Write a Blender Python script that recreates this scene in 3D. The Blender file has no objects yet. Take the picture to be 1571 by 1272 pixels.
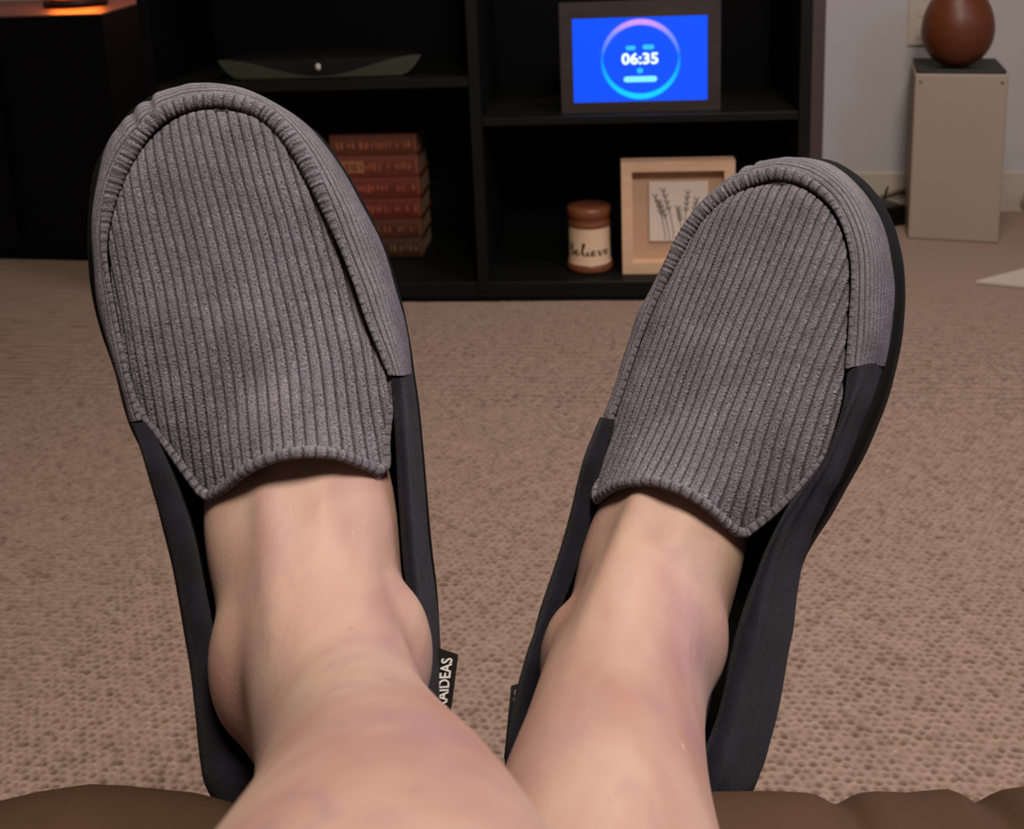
import bpy, bmesh, math, random
import numpy as np
from mathutils import Vector, Matrix

random.seed(7)
rng = np.random.default_rng(7)
scene = bpy.context.scene
COL = scene.collection

# ------------------------------------------------------------------ camera
# A hand-held phone looking down over the shins; the photograph is the lower part of a
# portrait frame, so the lens axis sits above the middle of the picture (shift_y).
CAM_AXES = [[0.99279, 0.01278, 0.11921], [0.11386, 0.21089, -0.97086], [-0.03755, 0.97743, 0.20791]]
cam_data = bpy.data.cameras.new('camera')
camera = bpy.data.objects.new('camera', cam_data)
COL.objects.link(camera)
cm = Matrix(CAM_AXES).to_4x4()
cm.translation = (0.0, 0.0, 0.84)
camera.matrix_world = cm
cam_data.sensor_fit = 'HORIZONTAL'
cam_data.sensor_width = 36.0
cam_data.lens = 36.0 * 1572.0 / 1571.0
cam_data.shift_y = -(636.0 - 225.0) / 1571.0
cam_data.clip_start = 0.01
cam_data.clip_end = 50.0
cam_data.dof.use_dof = True
cam_data.dof.focus_distance = 0.46
cam_data.dof.aperture_fstop = 21.0
scene.camera = camera

# ------------------------------------------------------------------ world, lamps, exposure
world = bpy.data.worlds.new('world')
world.use_nodes = True
world.node_tree.nodes['Background'].inputs[0].default_value = (1.0, 0.85, 0.72, 1)
world.node_tree.nodes['Background'].inputs[1].default_value = 0.05
scene.world = world
scene.view_settings.view_transform = 'Standard'
scene.view_settings.look = 'None'
scene.view_settings.gamma = 1.0
scene.view_settings.use_curve_mapping = False
scene.view_settings.exposure = 0.0


def area_lamp(name, loc, target, size, watts, color):
    ld = bpy.data.lights.new(name, 'AREA')
    ld.shape = 'DISK'
    ld.size = size
    ld.energy = watts
    ld.color = color
    o = bpy.data.objects.new(name, ld)
    COL.objects.link(o)
    o.location = loc
    o.rotation_euler = (Vector(target) - Vector(loc)).to_track_quat('-Z', 'Y').to_euler()
    return o


area_lamp('overhead_light', (0.35, -0.25, 2.3), (0.0, 0.55, 0.3), 0.55, 56.0, (1.0, 0.89, 0.80))
area_lamp('overhead_light', (0.45, 1.55, 2.35), (0.45, 1.6, 0.0), 0.45, 20.0, (1.0, 0.89, 0.80))  # added fill light, no such lamp known; lifts far carpet and wall
area_lamp('side_lamp', (1.6, 0.9, 1.5), (0.0, 0.5, 0.55), 0.5, 13.0, (0.58, 0.58, 1.0))


# ------------------------------------------------------------------ helpers
def tag(o, label=None, category=None, group=None, kind=None):
    if label: o['label'] = label
    if category: o['category'] = category
    if group: o['group'] = group
    if kind: o['kind'] = kind
    return o


def thing(name, label, category, loc=(0, 0, 0), rot=(0, 0, 0), group=None):
    o = bpy.data.objects.new(name, None)
    o.empty_display_size = 0.05
    COL.objects.link(o)
    o.location = loc
    o.rotation_euler = rot
    return tag(o, label, category, group)


def link_mesh(name, me, material, parent=None, smooth=False):
    o = bpy.data.objects.new(name, me)
    COL.objects.link(o)
    if material is not None:
        me.materials.append(material)
    if parent is not None:
        o.parent = parent
    if smooth:
        me.polygons.foreach_set('use_smooth', [True] * len(me.polygons))
    return o


def pydata(name, verts, faces, material, parent=None, smooth=False):
    me = bpy.data.meshes.new(name)
    me.from_pydata([tuple(map(float, v)) for v in verts], [], faces)
    me.update()
    return link_mesh(name, me, material, parent, smooth)


def grid_mesh(name, P, material, parent=None, uv=None, close_u=False, smooth=True, flip=False):
    """P: array [nv][nu][3]; quads between neighbours."""
    nv, nu = P.shape[:2]
    idx = np.arange(nv * nu).reshape(nv, nu)
    if close_u:
        a, b = idx[:-1, :], np.roll(idx, -1, 1)[:-1, :]
        d, c = idx[1:, :], np.roll(idx, -1, 1)[1:, :]
    else:
        a, b, c, d = idx[:-1, :-1], idx[:-1, 1:], idx[1:, 1:], idx[1:, :-1]
    F = np.stack([a, b, c, d], -1).reshape(-1, 4)
    if flip:
        F = F[:, ::-1]
    me = bpy.data.meshes.new(name)
    me.vertices.add(nv * nu)
    me.vertices.foreach_set('co', P.reshape(-1).astype(np.float32))
    n = len(F)
    me.loops.add(n * 4)
    me.loops.foreach_set('vertex_index', F.reshape(-1).astype(np.int32))
    me.polygons.add(n)
    me.polygons.foreach_set('loop_start', np.arange(0, n * 4, 4, dtype=np.int32))
    me.polygons.foreach_set('use_smooth', np.ones(n, dtype=bool) if smooth else np.zeros(n, dtype=bool))
    me.update(calc_edges=True)
    if uv is not None:
        layer = me.uv_layers.new(name='UVMap')
        layer.data.foreach_set('uv', uv.reshape(-1, 2)[F.reshape(-1)].reshape(-1).astype(np.float32))
    me.validate()
    return link_mesh(name, me, material, parent)


def box_bm(bm, c, s, rot=None, bevel=0.0, seg=2):
    r = bmesh.ops.create_cube(bm, size=1.0)
    vs = r['verts']
    bmesh.ops.scale(bm, vec=s, verts=vs)
    if bevel > 0:
        es = list({e for v in vs for e in v.link_edges})
        rb = bmesh.ops.bevel(bm, geom=es, offset=bevel, segments=seg, profile=0.5, affect='EDGES')
        vs = list({v for f in rb['faces'] for v in f.verts} | {v for v in vs if v.is_valid})
    if rot is not None:
        bmesh.ops.rotate(bm, cent=(0, 0, 0), matrix=rot, verts=vs)
    bmesh.ops.translate(bm, vec=c, verts=vs)


def box(name, c, s, material, parent=None, bevel=0.0, rot=None, seg=2):
    bm = bmesh.new()
    box_bm(bm, c, s, rot, bevel, seg)
    me = bpy.data.meshes.new(name)
    bm.to_mesh(me)
    bm.free()
    return link_mesh(name, me, material, parent)


def lathe(name, prof, material, parent=None, n=48, loc=(0, 0, 0)):
    """prof: (radius, z) from bottom to top."""
    th = np.linspace(0, 2 * np.pi, n, endpoint=False)
    pr = np.array(prof, float)
    P = np.stack([pr[:, None, 0] * np.cos(th), pr[:, None, 0] * np.sin(th), np.repeat(pr[:, 1:2], n, 1)], -1) + np.array(loc)
    return grid_mesh(name, P, material, parent, close_u=True)


def catmull(pts, n, closed=False, dense=24):
    """Smooth curve through pts, resampled to n points evenly along its length."""
    p = np.array(pts, float)
    if closed:
        q = np.concatenate([p[-1:], p, p[:2]])
        segs = len(p)
    else:
        q = np.concatenate([2 * p[:1] - p[1:2], p, 2 * p[-1:] - p[-2:-1]])
        segs = len(p) - 1
    t = np.linspace(0, 1, dense, endpoint=False)[:, None]
    out = []
    for i in range(segs):
        a, b, c, d = q[i], q[i + 1], q[i + 2], q[i + 3]
        out.append(0.5 * ((2 * b) + (-a + c) * t + (2 * a - 5 * b + 4 * c - d) * t ** 2 + (-a + 3 * b - 3 * c + d) * t ** 3))
    out.append(p[:1] if closed else p[-1:])
    c = np.concatenate(out)
    L = np.concatenate([[0], np.cumsum(np.linalg.norm(np.diff(c, axis=0), axis=1))])
    s = np.linspace(0, L[-1], n, endpoint=not closed)
    return np.stack([np.interp(s, L, c[:, k]) for k in range(c.shape[1])], 1)


def arclen(c):
    return np.concatenate([[0], np.cumsum(np.linalg.norm(np.diff(c, axis=0), axis=1))])


def sweep(name, path, radius, material, parent=None, nside=12, closed=False, up=(0, 0, 1), uv=False, squash=1.0):
    """Tube along path; radius scalar or array. Ends are rounded off."""
    p = np.array(path, float)
    n = len(p)
    r = np.broadcast_to(np.asarray(radius, float), (n,)).copy()
    if closed:
        T = np.roll(p, -1, 0) - np.roll(p, 1, 0)
    else:
        T = np.gradient(p, axis=0)
    T /= np.linalg.norm(T, axis=1)[:, None] + 1e-12
    U = np.array(up, float) - T * (T @ np.array(up, float))[:, None]
    U /= np.linalg.norm(U, axis=1)[:, None] + 1e-9
    S = np.cross(T, U)
    th = np.linspace(0, 2 * np.pi, nside, endpoint=False)
    P = p[:, None, :] + r[:, None, None] * (np.cos(th)[None, :, None] * S[:, None, :] + squash * np.sin(th)[None, :, None] * U[:, None, :])
    if closed:
        P = np.concatenate([P, P[:1]])
    else:
        P = np.concatenate([np.repeat(p[:1, None, :], nside, 1) - T[0] * r[0] * .5, P, np.repeat(p[-1:, None, :], nside, 1) + T[-1] * r[-1] * .5])
    U2 = None
    if uv:
        L = arclen(P[:, 0, :])
        U2 = np.stack(np.meshgrid(np.linspace(0, 1, nside), L), -1)
        U2[..., 0] = L[:, None] / 4.0 * (1.0)
        U2[..., 1] = np.linspace(0, 20, nside)[None, :]
    return grid_mesh(name, P, material, parent, uv=U2, close_u=True)


def smoothstep(x, a, b):
    t = np.clip((x - a) / (b - a), 0, 1)
    return t * t * (3 - 2 * t)


def normals_of(P):
    du = np.gradient(P, axis=1)
    dv = np.gradient(P, axis=0)
    N = np.cross(du, dv)
    return N / (np.linalg.norm(N, axis=2)[..., None] + 1e-12)


# ------------------------------------------------------------------ materials
class NT:
    def __init__(self, name):
        self.m = bpy.data.materials.new(name)
        self.m.use_nodes = True
        self.t = self.m.node_tree
        self.b = self.t.nodes['Principled BSDF']

    def n(self, kind, **kw):
        nd = self.t.nodes.new(kind)
        for k, v in kw.items():
            if k.startswith('i_'):
                key = k[2:]
                nd.inputs[int(key) if key.isdigit() else key].default_value = v
            else:
                setattr(nd, k, v)
        return nd

    def l(self, a, b):
        self.t.links.new(a, b)

    def math(self, op, a, b=None, c=None, clamp=False):
        nd = self.n('ShaderNodeMath', operation=op, use_clamp=clamp)
        for i, v in enumerate((a, b, c)):
            if v is None: continue
            if isinstance(v, (int, float)): nd.inputs[i].default_value = v
            else: self.l(v, nd.inputs[i])
        return nd.outputs[0]

    def mix(self, fac, a, b, mode='MIX'):
        nd = self.n('ShaderNodeMix', data_type='RGBA', blend_type=mode)
        for s, v in ((nd.inputs[0], fac), (nd.inputs[6], a), (nd.inputs[7], b)):
            if isinstance(v, (int, float)): s.default_value = v
            elif isinstance(v, tuple): s.default_value = v if len(v) == 4 else (*v, 1)
            else: self.l(v, s)
        return nd.outputs[2]

    def ramp(self, fac, stops):
        nd = self.n('ShaderNodeValToRGB')
        el = nd.color_ramp.elements
        while len(el) < len(stops): el.new(0.5)
        for e, (p, c) in zip(el, stops):
            e.position = p
            e.color = c if len(c) == 4 else (*c, 1)
        self.l(fac, nd.inputs[0])
        return nd.outputs[0]

    def noise(self, vec, scale, detail=3.0, rough=0.55):
        nd = self.n('ShaderNodeTexNoise')
        nd.inputs['Scale'].default_value = scale
        nd.inputs['Detail'].default_value = detail
        nd.inputs['Roughness'].default_value = rough
        if vec is not None: self.l(vec, nd.inputs['Vector'])
        return nd.outputs[0]

    def bump(self, h, strength=0.3, dist=0.001):
        nd = self.n('ShaderNodeBump')
        nd.inputs['Strength'].default_value = strength
        nd.inputs['Distance'].default_value = dist
        self.l(h, nd.inputs['Height'])
        self.l(nd.outputs[0], self.b.inputs['Normal'])

    def obj(self):
        return self.n('ShaderNodeTexCoord').outputs['Object']

    def uv(self):
        return self.n('ShaderNodeTexCoord').outputs['UV']

    def mapping(self, vec, scale):
        nd = self.n('ShaderNodeMapping')
        nd.inputs['Scale'].default_value = scale
        self.l(vec, nd.inputs['Vector'])
        return nd.outputs[0]


def plain(name, color, rough=0.6, spec=0.3, noise=0.0, nscale=30.0, bump=0.0, bscale=200.0, metallic=0.0):
    k = NT(name)
    k.b.inputs['Roughness'].default_value = rough
    k.b.inputs['Specular IOR Level'].default_value = spec
    k.b.inputs['Metallic'].default_value = metallic
    co = k.obj()
    n1 = k.noise(co, nscale, 4)
    dark = tuple(c * (1 - noise) for c in color)
    lite = tuple(min(1, c * (1 + noise)) for c in color)
    k.l(k.mix(n1, dark, lite), k.b.inputs['Base Color'])
    if bump > 0:
        k.bump(k.noise(co, bscale, 3), bump, 0.001)
    return k.m


def emissive(name, color, strength):
    k = NT(name)
    k.b.inputs['Base Color'].default_value = (0.01, 0.01, 0.01, 1)
    k.b.inputs['Emission Color'].default_value = (*color, 1)
    k.b.inputs['Emission Strength'].default_value = strength
    n1 = k.noise(k.obj(), 40.0)
    k.l(k.mix(n1, tuple(c * .98 for c in color), color), k.b.inputs['Emission Color'])
    return k.m


def wood(name, c1, c2, rough=0.45, scale=(6, 60, 60), spec=0.4):
    k = NT(name)
    k.b.inputs['Roughness'].default_value = rough
    k.b.inputs['Specular IOR Level'].default_value = spec
    v = k.mapping(k.obj(), scale)
    n1 = k.noise(v, 1.0, 6, 0.6)
    k.l(k.ramp(n1, [(0.3, c1), (0.7, c2)]), k.b.inputs['Base Color'])
    k.bump(n1, 0.1, 0.0005)
    return k.m


def knit_material(name, dark, light, spec_l):
    """Melange rib knit: UV.x counts ribs, UV.y runs along them in millimetres."""
    k = NT(name)
    k.b.inputs['Roughness'].default_value = 0.95
    k.b.inputs['Specular IOR Level'].default_value = 0.1
    k.b.inputs['Sheen Weight'].default_value = 0.15
    k.b.inputs['Sheen Roughness'].default_value = 0.5
    sep = k.n('ShaderNodeSeparateXYZ')
    k.l(k.uv(), sep.inputs[0])
    u, v = sep.outputs[0], sep.outputs[1]
    fr = k.math('FRACT', u)
    comb = k.n('ShaderNodeCombineXYZ')
    k.l(k.math('MULTIPLY', u, 4.0), comb.inputs[0])
    k.l(v, comb.inputs[1])
    mm = comb.outputs[0]
    fleck = k.noise(k.mapping(mm, (1.5, 1.0, 1)), 1.05, 2.5, 0.7)
    strand = k.noise(k.mapping(mm, (2.6, 0.22, 1)), 0.9, 3, 0.6)
    broad = k.noise(mm, 0.045, 3, 0.6)
    # stitch loops show as a dotted column on one half of every rib
    half = k.math('GREATER_THAN', fr, 0.52)
    st = k.n('ShaderNodeTexVoronoi')
    st.inputs['Scale'].default_value = 0.75
    st.inputs['Randomness'].default_value = 0.8
    k.l(k.mapping(mm, (1.3, 1.0, 1)), st.inputs['Vector'])
    dots = k.ramp(st.outputs['Distance'], [(0.18, (0, 0, 0)), (0.55, (1, 1, 1))])
    f1 = k.ramp(fleck, [(0.41, (0, 0, 0)), (0.58, (1, 1, 1))])
    f2 = k.ramp(strand, [(0.35, (0, 0, 0)), (0.65, (1, 1, 1))])
    a = k.mix(0.45, f1, f2)
    b = k.mix(0.5, f1, dots)
    c = k.mix(half, a, b)
    c = k.mix(0.25, c, k.ramp(broad, [(0.35, (0, 0, 0)), (0.65, (1, 1, 1))]))
    col = k.mix(c, dark, light)
    spark = k.ramp(k.noise(k.mapping(mm, (1.2, 0.8, 1)), 1.6, 1), [(0.70, (0, 0, 0)), (0.76, (1, 1, 1))])
    col = k.mix(k.math('MULTIPLY', spark, 0.55), col, spec_l)
    # shade in the furrows between the ribs, painted into the yarn colour
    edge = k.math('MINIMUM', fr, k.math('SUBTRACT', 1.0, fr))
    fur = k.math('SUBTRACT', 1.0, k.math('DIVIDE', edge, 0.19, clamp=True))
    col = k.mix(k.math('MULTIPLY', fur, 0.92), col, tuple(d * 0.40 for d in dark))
    k.l(col, k.b.inputs['Base Color'])
    k.bump(c, 0.6, 0.14)
    return k.m


def suede_material(name, c1, c2):
    k = NT(name)
    k.b.inputs['Roughness'].default_value = 0.9
    k.b.inputs['Specular IOR Level'].default_value = 0.12
    k.b.inputs['Sheen Weight'].default_value = 0.06
    k.b.inputs['Sheen Roughness'].default_value = 0.4
    co = k.obj()
    n1 = k.noise(co, 0.06, 4, 0.6)
    n2 = k.noise(co, 1.4, 2, 0.7)
    c = k.mix(k.ramp(n1, [(0.3, (0, 0, 0)), (0.7, (1, 1, 1))]), c1, c2)
    fl = k.ramp(n2, [(0.66, (0, 0, 0)), (0.8, (1, 1, 1))])
    c = k.mix(k.math('MULTIPLY', fl, 0.35), c, tuple(min(1, x * 3.5) for x in c2))
    k.l(c, k.b.inputs['Base Color'])
    k.bump(n2, 0.4, 0.12)
    return k.m


def skin_material():
    k = NT('skin')
    b = k.b
    b.inputs['Roughness'].default_value = 0.55
    b.inputs['Specular IOR Level'].default_value = 0.3
    b.inputs['Subsurface Weight'].default_value = 0.18
    b.inputs['Subsurface Radius'].default_value = (1.0, 0.35, 0.18)
    b.inputs['Subsurface Scale'].default_value = 0.006
    co = k.obj()
    co = k.mapping(co, (1.0, 0.38, 0.8))
    big = k.noise(co, 26.0, 3, 0.55)
    c = k.ramp(big, [(0.30, (0.295, 0.160, 0.120)), (0.46, (0.340, 0.208, 0.157)), (0.60, (0.378, 0.256, 0.190)), (0.74, (0.340, 0.207, 0.178))])
    # bluish veins: thin wandering lines
    w = k.noise(co, 17.0, 4, 0.6)
    vein = k.math('ABSOLUTE', k.math('SUBTRACT', w, 0.52))
    vm = k.ramp(vein, [(0.0, (1, 1, 1)), (0.018, (0, 0, 0))])
    where = k.ramp(k.noise(co, 14.0, 2), [(0.52, (0, 0, 0)), (0.64, (1, 1, 1))])
    c = k.mix(k.math('MULTIPLY', k.math('MULTIPLY', vm, where), 0.42), c, (0.215, 0.135, 0.17))
    # purplish mottling
    mot = k.ramp(k.noise(co, 42.0, 4, 0.65), [(0.54, (0, 0, 0)), (0.68, (1, 1, 1))])
    c = k.mix(k.math('MULTIPLY', mot, 0.36), c, (0.26, 0.145, 0.165))
    spots = k.ramp(k.noise(co, 260.0, 1), [(0.76, (0, 0, 0)), (0.80, (1, 1, 1))])
    c = k.mix(k.math('MULTIPLY', spots, 0.35), c, (0.21, 0.11, 0.09))
    pale = k.ramp(k.noise(co, 190.0, 1), [(0.79, (0, 0, 0)), (0.82, (1, 1, 1))])
    c = k.mix(k.math('MULTIPLY', pale, 0.3), c, (0.62, 0.50, 0.42))
    ba = k.n('ShaderNodeAttribute', attribute_name='bruise').outputs['Fac']
    bn = k.ramp(k.noise(co, 120.0, 4, 0.7), [(0.36, (0.25, 0.25, 0.25)), (0.62, (1, 1, 1))])
    c = k.mix(k.math('MULTIPLY', k.math('MULTIPLY', ba, bn), 0.62, clamp=True), c, (0.225, 0.105, 0.150))
    k.l(c, b.inputs['Base Color'])
    fine = k.noise(co, 900.0, 2)
    crease = k.noise(k.mapping(co, (60, 260, 60)), 1.0, 3)
    k.bump(k.math('ADD', fine, k.math('MULTIPLY', crease, 0.6)), 0.22, 0.0006)
    return k.m


def carpet_material():
    k = NT('carpet')
    k.b.inputs['Roughness'].default_value = 1.0
    k.b.inputs['Specular IOR Level'].default_value = 0.05
    co = k.obj()
    at = k.n('ShaderNodeAttribute', attribute_name='loop_tone_and_shade')
    big = k.noise(co, 3.5, 4, 0.6)
    mid = k.noise(co, 24.0, 3, 0.6)
    fine = k.noise(co, 420.0, 3, 0.7)
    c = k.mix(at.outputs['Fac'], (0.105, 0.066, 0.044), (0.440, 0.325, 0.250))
    c = k.mix(k.math('MULTIPLY', k.ramp(big, [(0.35, (0, 0, 0)), (0.7, (1, 1, 1))]), 0.18), c, (0.25, 0.165, 0.105))
    c = k.mix(k.math('MULTIPLY', k.ramp(mid, [(0.4, (0, 0, 0)), (0.7, (1, 1, 1))]), 0.15), c, (0.36, 0.25, 0.185))
    c = k.mix(k.math('MULTIPLY', k.ramp(fine, [(0.55, (0, 0, 0)), (0.75, (1, 1, 1))]), 0.35), c, (0.17, 0.11, 0.075))
    k.l(c, k.b.inputs['Base Color'])
    vo = k.n('ShaderNodeTexVoronoi')
    vo.inputs['Scale'].default_value = 115.0
    k.l(co, vo.inputs['Vector'])
    h = k.math('ADD', k.math('MULTIPLY', fine, 0.7), k.math('MULTIPLY', k.math('SUBTRACT', 1.0, vo.outputs['Distance']), 0.6))
    k.bump(h, 0.5, 0.003)
    return k.m


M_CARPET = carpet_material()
M_SKIN = skin_material()
M_KNIT = knit_material('rib_knit', (0.024, 0.020, 0.0235), (0.250, 0.222, 0.255), (0.52, 0.48, 0.51))
M_SUEDE = suede_material('dark_suede', (0.0055, 0.0055, 0.0065), (0.0125, 0.0108, 0.0185))
M_LINING = plain('black_lining', (0.006, 0.006, 0.006), 0.95, 0.05, 0.3, 0.5)
M_RUBBER = plain('black_rubber', (0.0028, 0.0034, 0.0030), 0.7, 0.10, 0.3, 0.1)
M_TAG = plain('black_woven_tag', (0.008, 0.007, 0.006), 0.7, 0.2, 0.2, 2.0, 0.3, 3.0)
M_TAGTXT = plain('pale_thread', (0.62, 0.57, 0.54), 0.8, 0.1, 0.1, 3.0)
M_TAGDIM = plain('grey_thread', (0.16, 0.14, 0.12), 0.8, 0.1, 0.1, 3.0)
M_BROWN = plain('brown_upholstery', (0.050, 0.027, 0.014), 0.8, 0.12, 0.30, 14.0, 0.25, 160.0)
M_BLACK = plain('black_laminate', (0.0014, 0.0014, 0.0019), 0.55, 0.08, 0.2, 8.0)
M_BLACKEDGE = plain('black_laminate_edge', (0.0035, 0.0039, 0.0035), 0.5, 0.18, 0.2, 8.0)
M_WALL = plain('painted_wall', (0.40, 0.375, 0.365), 0.9, 0.1, 0.03, 3.0, 0.1, 120.0)
M_WHITE = plain('white_paint', (0.41, 0.355, 0.295), 0.6, 0.25, 0.04, 6.0)
M_CEIL = plain('ceiling_paint', (0.62, 0.58, 0.54), 0.95, 0.1, 0.03, 3.0)

# ------------------------------------------------------------------ room shell
BOOKCASE_ROT = math.radians(2.0)


def carpet_floor():
    def axis(pts):
        return np.concatenate([np.arange(a, b, s) for a, b, s in pts] + [[pts[-1][1]]])
    xs = axis([(-2.9, -1.2, 0.03), (-1.2, -0.70, 0.004), (-0.70, 0.74, 0.0017), (0.74, 1.3, 0.005), (1.3, 2.3, 0.03)])
    ys = axis([(-2.3, 0.6, 0.08), (0.6, 0.8, 0.02), (0.8, 1.25, 0.0017), (1.25, 1.7, 0.0026), (1.7, 2.4, 0.006), (2.4, 3.6, 0.03)])
    X, Y = np.meshgrid(xs, ys)
    cx, cy = 0.0108, 0.0086
    row = np.floor(Y / cy).astype(int)
    H = np.zeros(X.shape)
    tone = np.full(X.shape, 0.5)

    def hsh(i, j, k):
        v = np.sin(i * 127.1 + j * 311.7 + k * 74.7) * 43758.5453
        return v - np.floor(v)
    for dj in (-1, 0, 1):
        r = row + dj
        off = np.where(r % 2 == 0, 0.0, 0.5) + 0.04 * r
        base = np.floor(X / cx - off).astype(int)
        for di in (-1, 0, 1):
            i = base + di
            px = (i + off + 0.5 + 0.50 * (hsh(i, r, 1) - .5)) * cx
            py = (r + 0.5 + 0.45 * (hsh(i, r, 2) - .5)) * cy
            dx, dy = X - px, Y - py
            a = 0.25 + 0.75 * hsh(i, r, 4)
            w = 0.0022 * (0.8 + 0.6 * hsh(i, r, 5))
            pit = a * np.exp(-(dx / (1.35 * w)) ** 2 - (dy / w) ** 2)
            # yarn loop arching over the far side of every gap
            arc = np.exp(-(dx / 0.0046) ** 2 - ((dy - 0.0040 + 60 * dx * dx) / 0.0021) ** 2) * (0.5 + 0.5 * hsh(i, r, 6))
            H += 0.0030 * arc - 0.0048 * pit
            tone += 0.42 * arc * (hsh(i, r, 3) - 0.10) - 0.85 * pit  # random loop tone; gaps painted darker, standing in for their shade
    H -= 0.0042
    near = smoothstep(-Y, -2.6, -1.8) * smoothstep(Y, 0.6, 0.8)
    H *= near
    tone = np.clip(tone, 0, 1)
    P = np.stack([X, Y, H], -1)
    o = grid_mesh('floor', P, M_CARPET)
    at = o.data.attributes.new('loop_tone_and_shade', 'FLOAT', 'POINT')
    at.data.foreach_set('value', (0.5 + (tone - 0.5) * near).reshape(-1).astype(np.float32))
    tag(o, kind='structure')
    return o


carpet_floor()
WALL_Y, BACK_Y = 2.97, 3.32
WX0, WX1, WY0, WH = -2.8, 2.2, -2.2, 2.45
tag(box('wall_back', ((WX0 + 0.537) / 2, BACK_Y + 0.03, WH / 2), (0.537 - WX0, 0.06, WH), M_WALL), kind='structure')
tag(box('wall_right_front', ((WX1 + 0.537) / 2, (WALL_Y + BACK_Y + 0.06) / 2, WH / 2), (WX1 - 0.537, BACK_Y + 0.06 - WALL_Y, WH), M_WALL), kind='structure')
tag(box('wall_left', (WX0 - 0.03, (WY0 + BACK_Y) / 2, WH / 2), (0.06, BACK_Y - WY0 + 0.1, WH), M_WALL), kind='structure')
tag(box('wall_right', (WX1 + 0.03, (WY0 + BACK_Y) / 2, WH / 2), (0.06, BACK_Y - WY0 + 0.1, WH), M_WALL), kind='structure')
tag(box('wall_rear', ((WX0 + WX1) / 2, WY0 - 0.03, WH / 2), (WX1 - WX0 + 0.1, 0.06, WH), M_WALL), kind='structure')
tag(box('ceiling', ((WX0 + WX1) / 2, (WY0 + BACK_Y) / 2, WH + 0.03), (WX1 - WX0 + 0.1, BACK_Y - WY0 + 0.1, 0.06), M_CEIL), kind='structure')
bm = bmesh.new()
box_bm(bm, ((0.537 + WX1) / 2, WALL_Y - 0.007, 0.05), (WX1 - 0.537, 0.014, 0.10))
box_bm(bm, ((0.537 + WX1) / 2, WALL_Y - 0.0045, 0.108), (WX1 - 0.537, 0.009, 0.018), bevel=0.004)
me = bpy.data.meshes.new('baseboard_right')
bm.to_mesh(me); bm.free()
tag(link_mesh('baseboard_right', me, M_WHITE), kind='structure')

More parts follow.
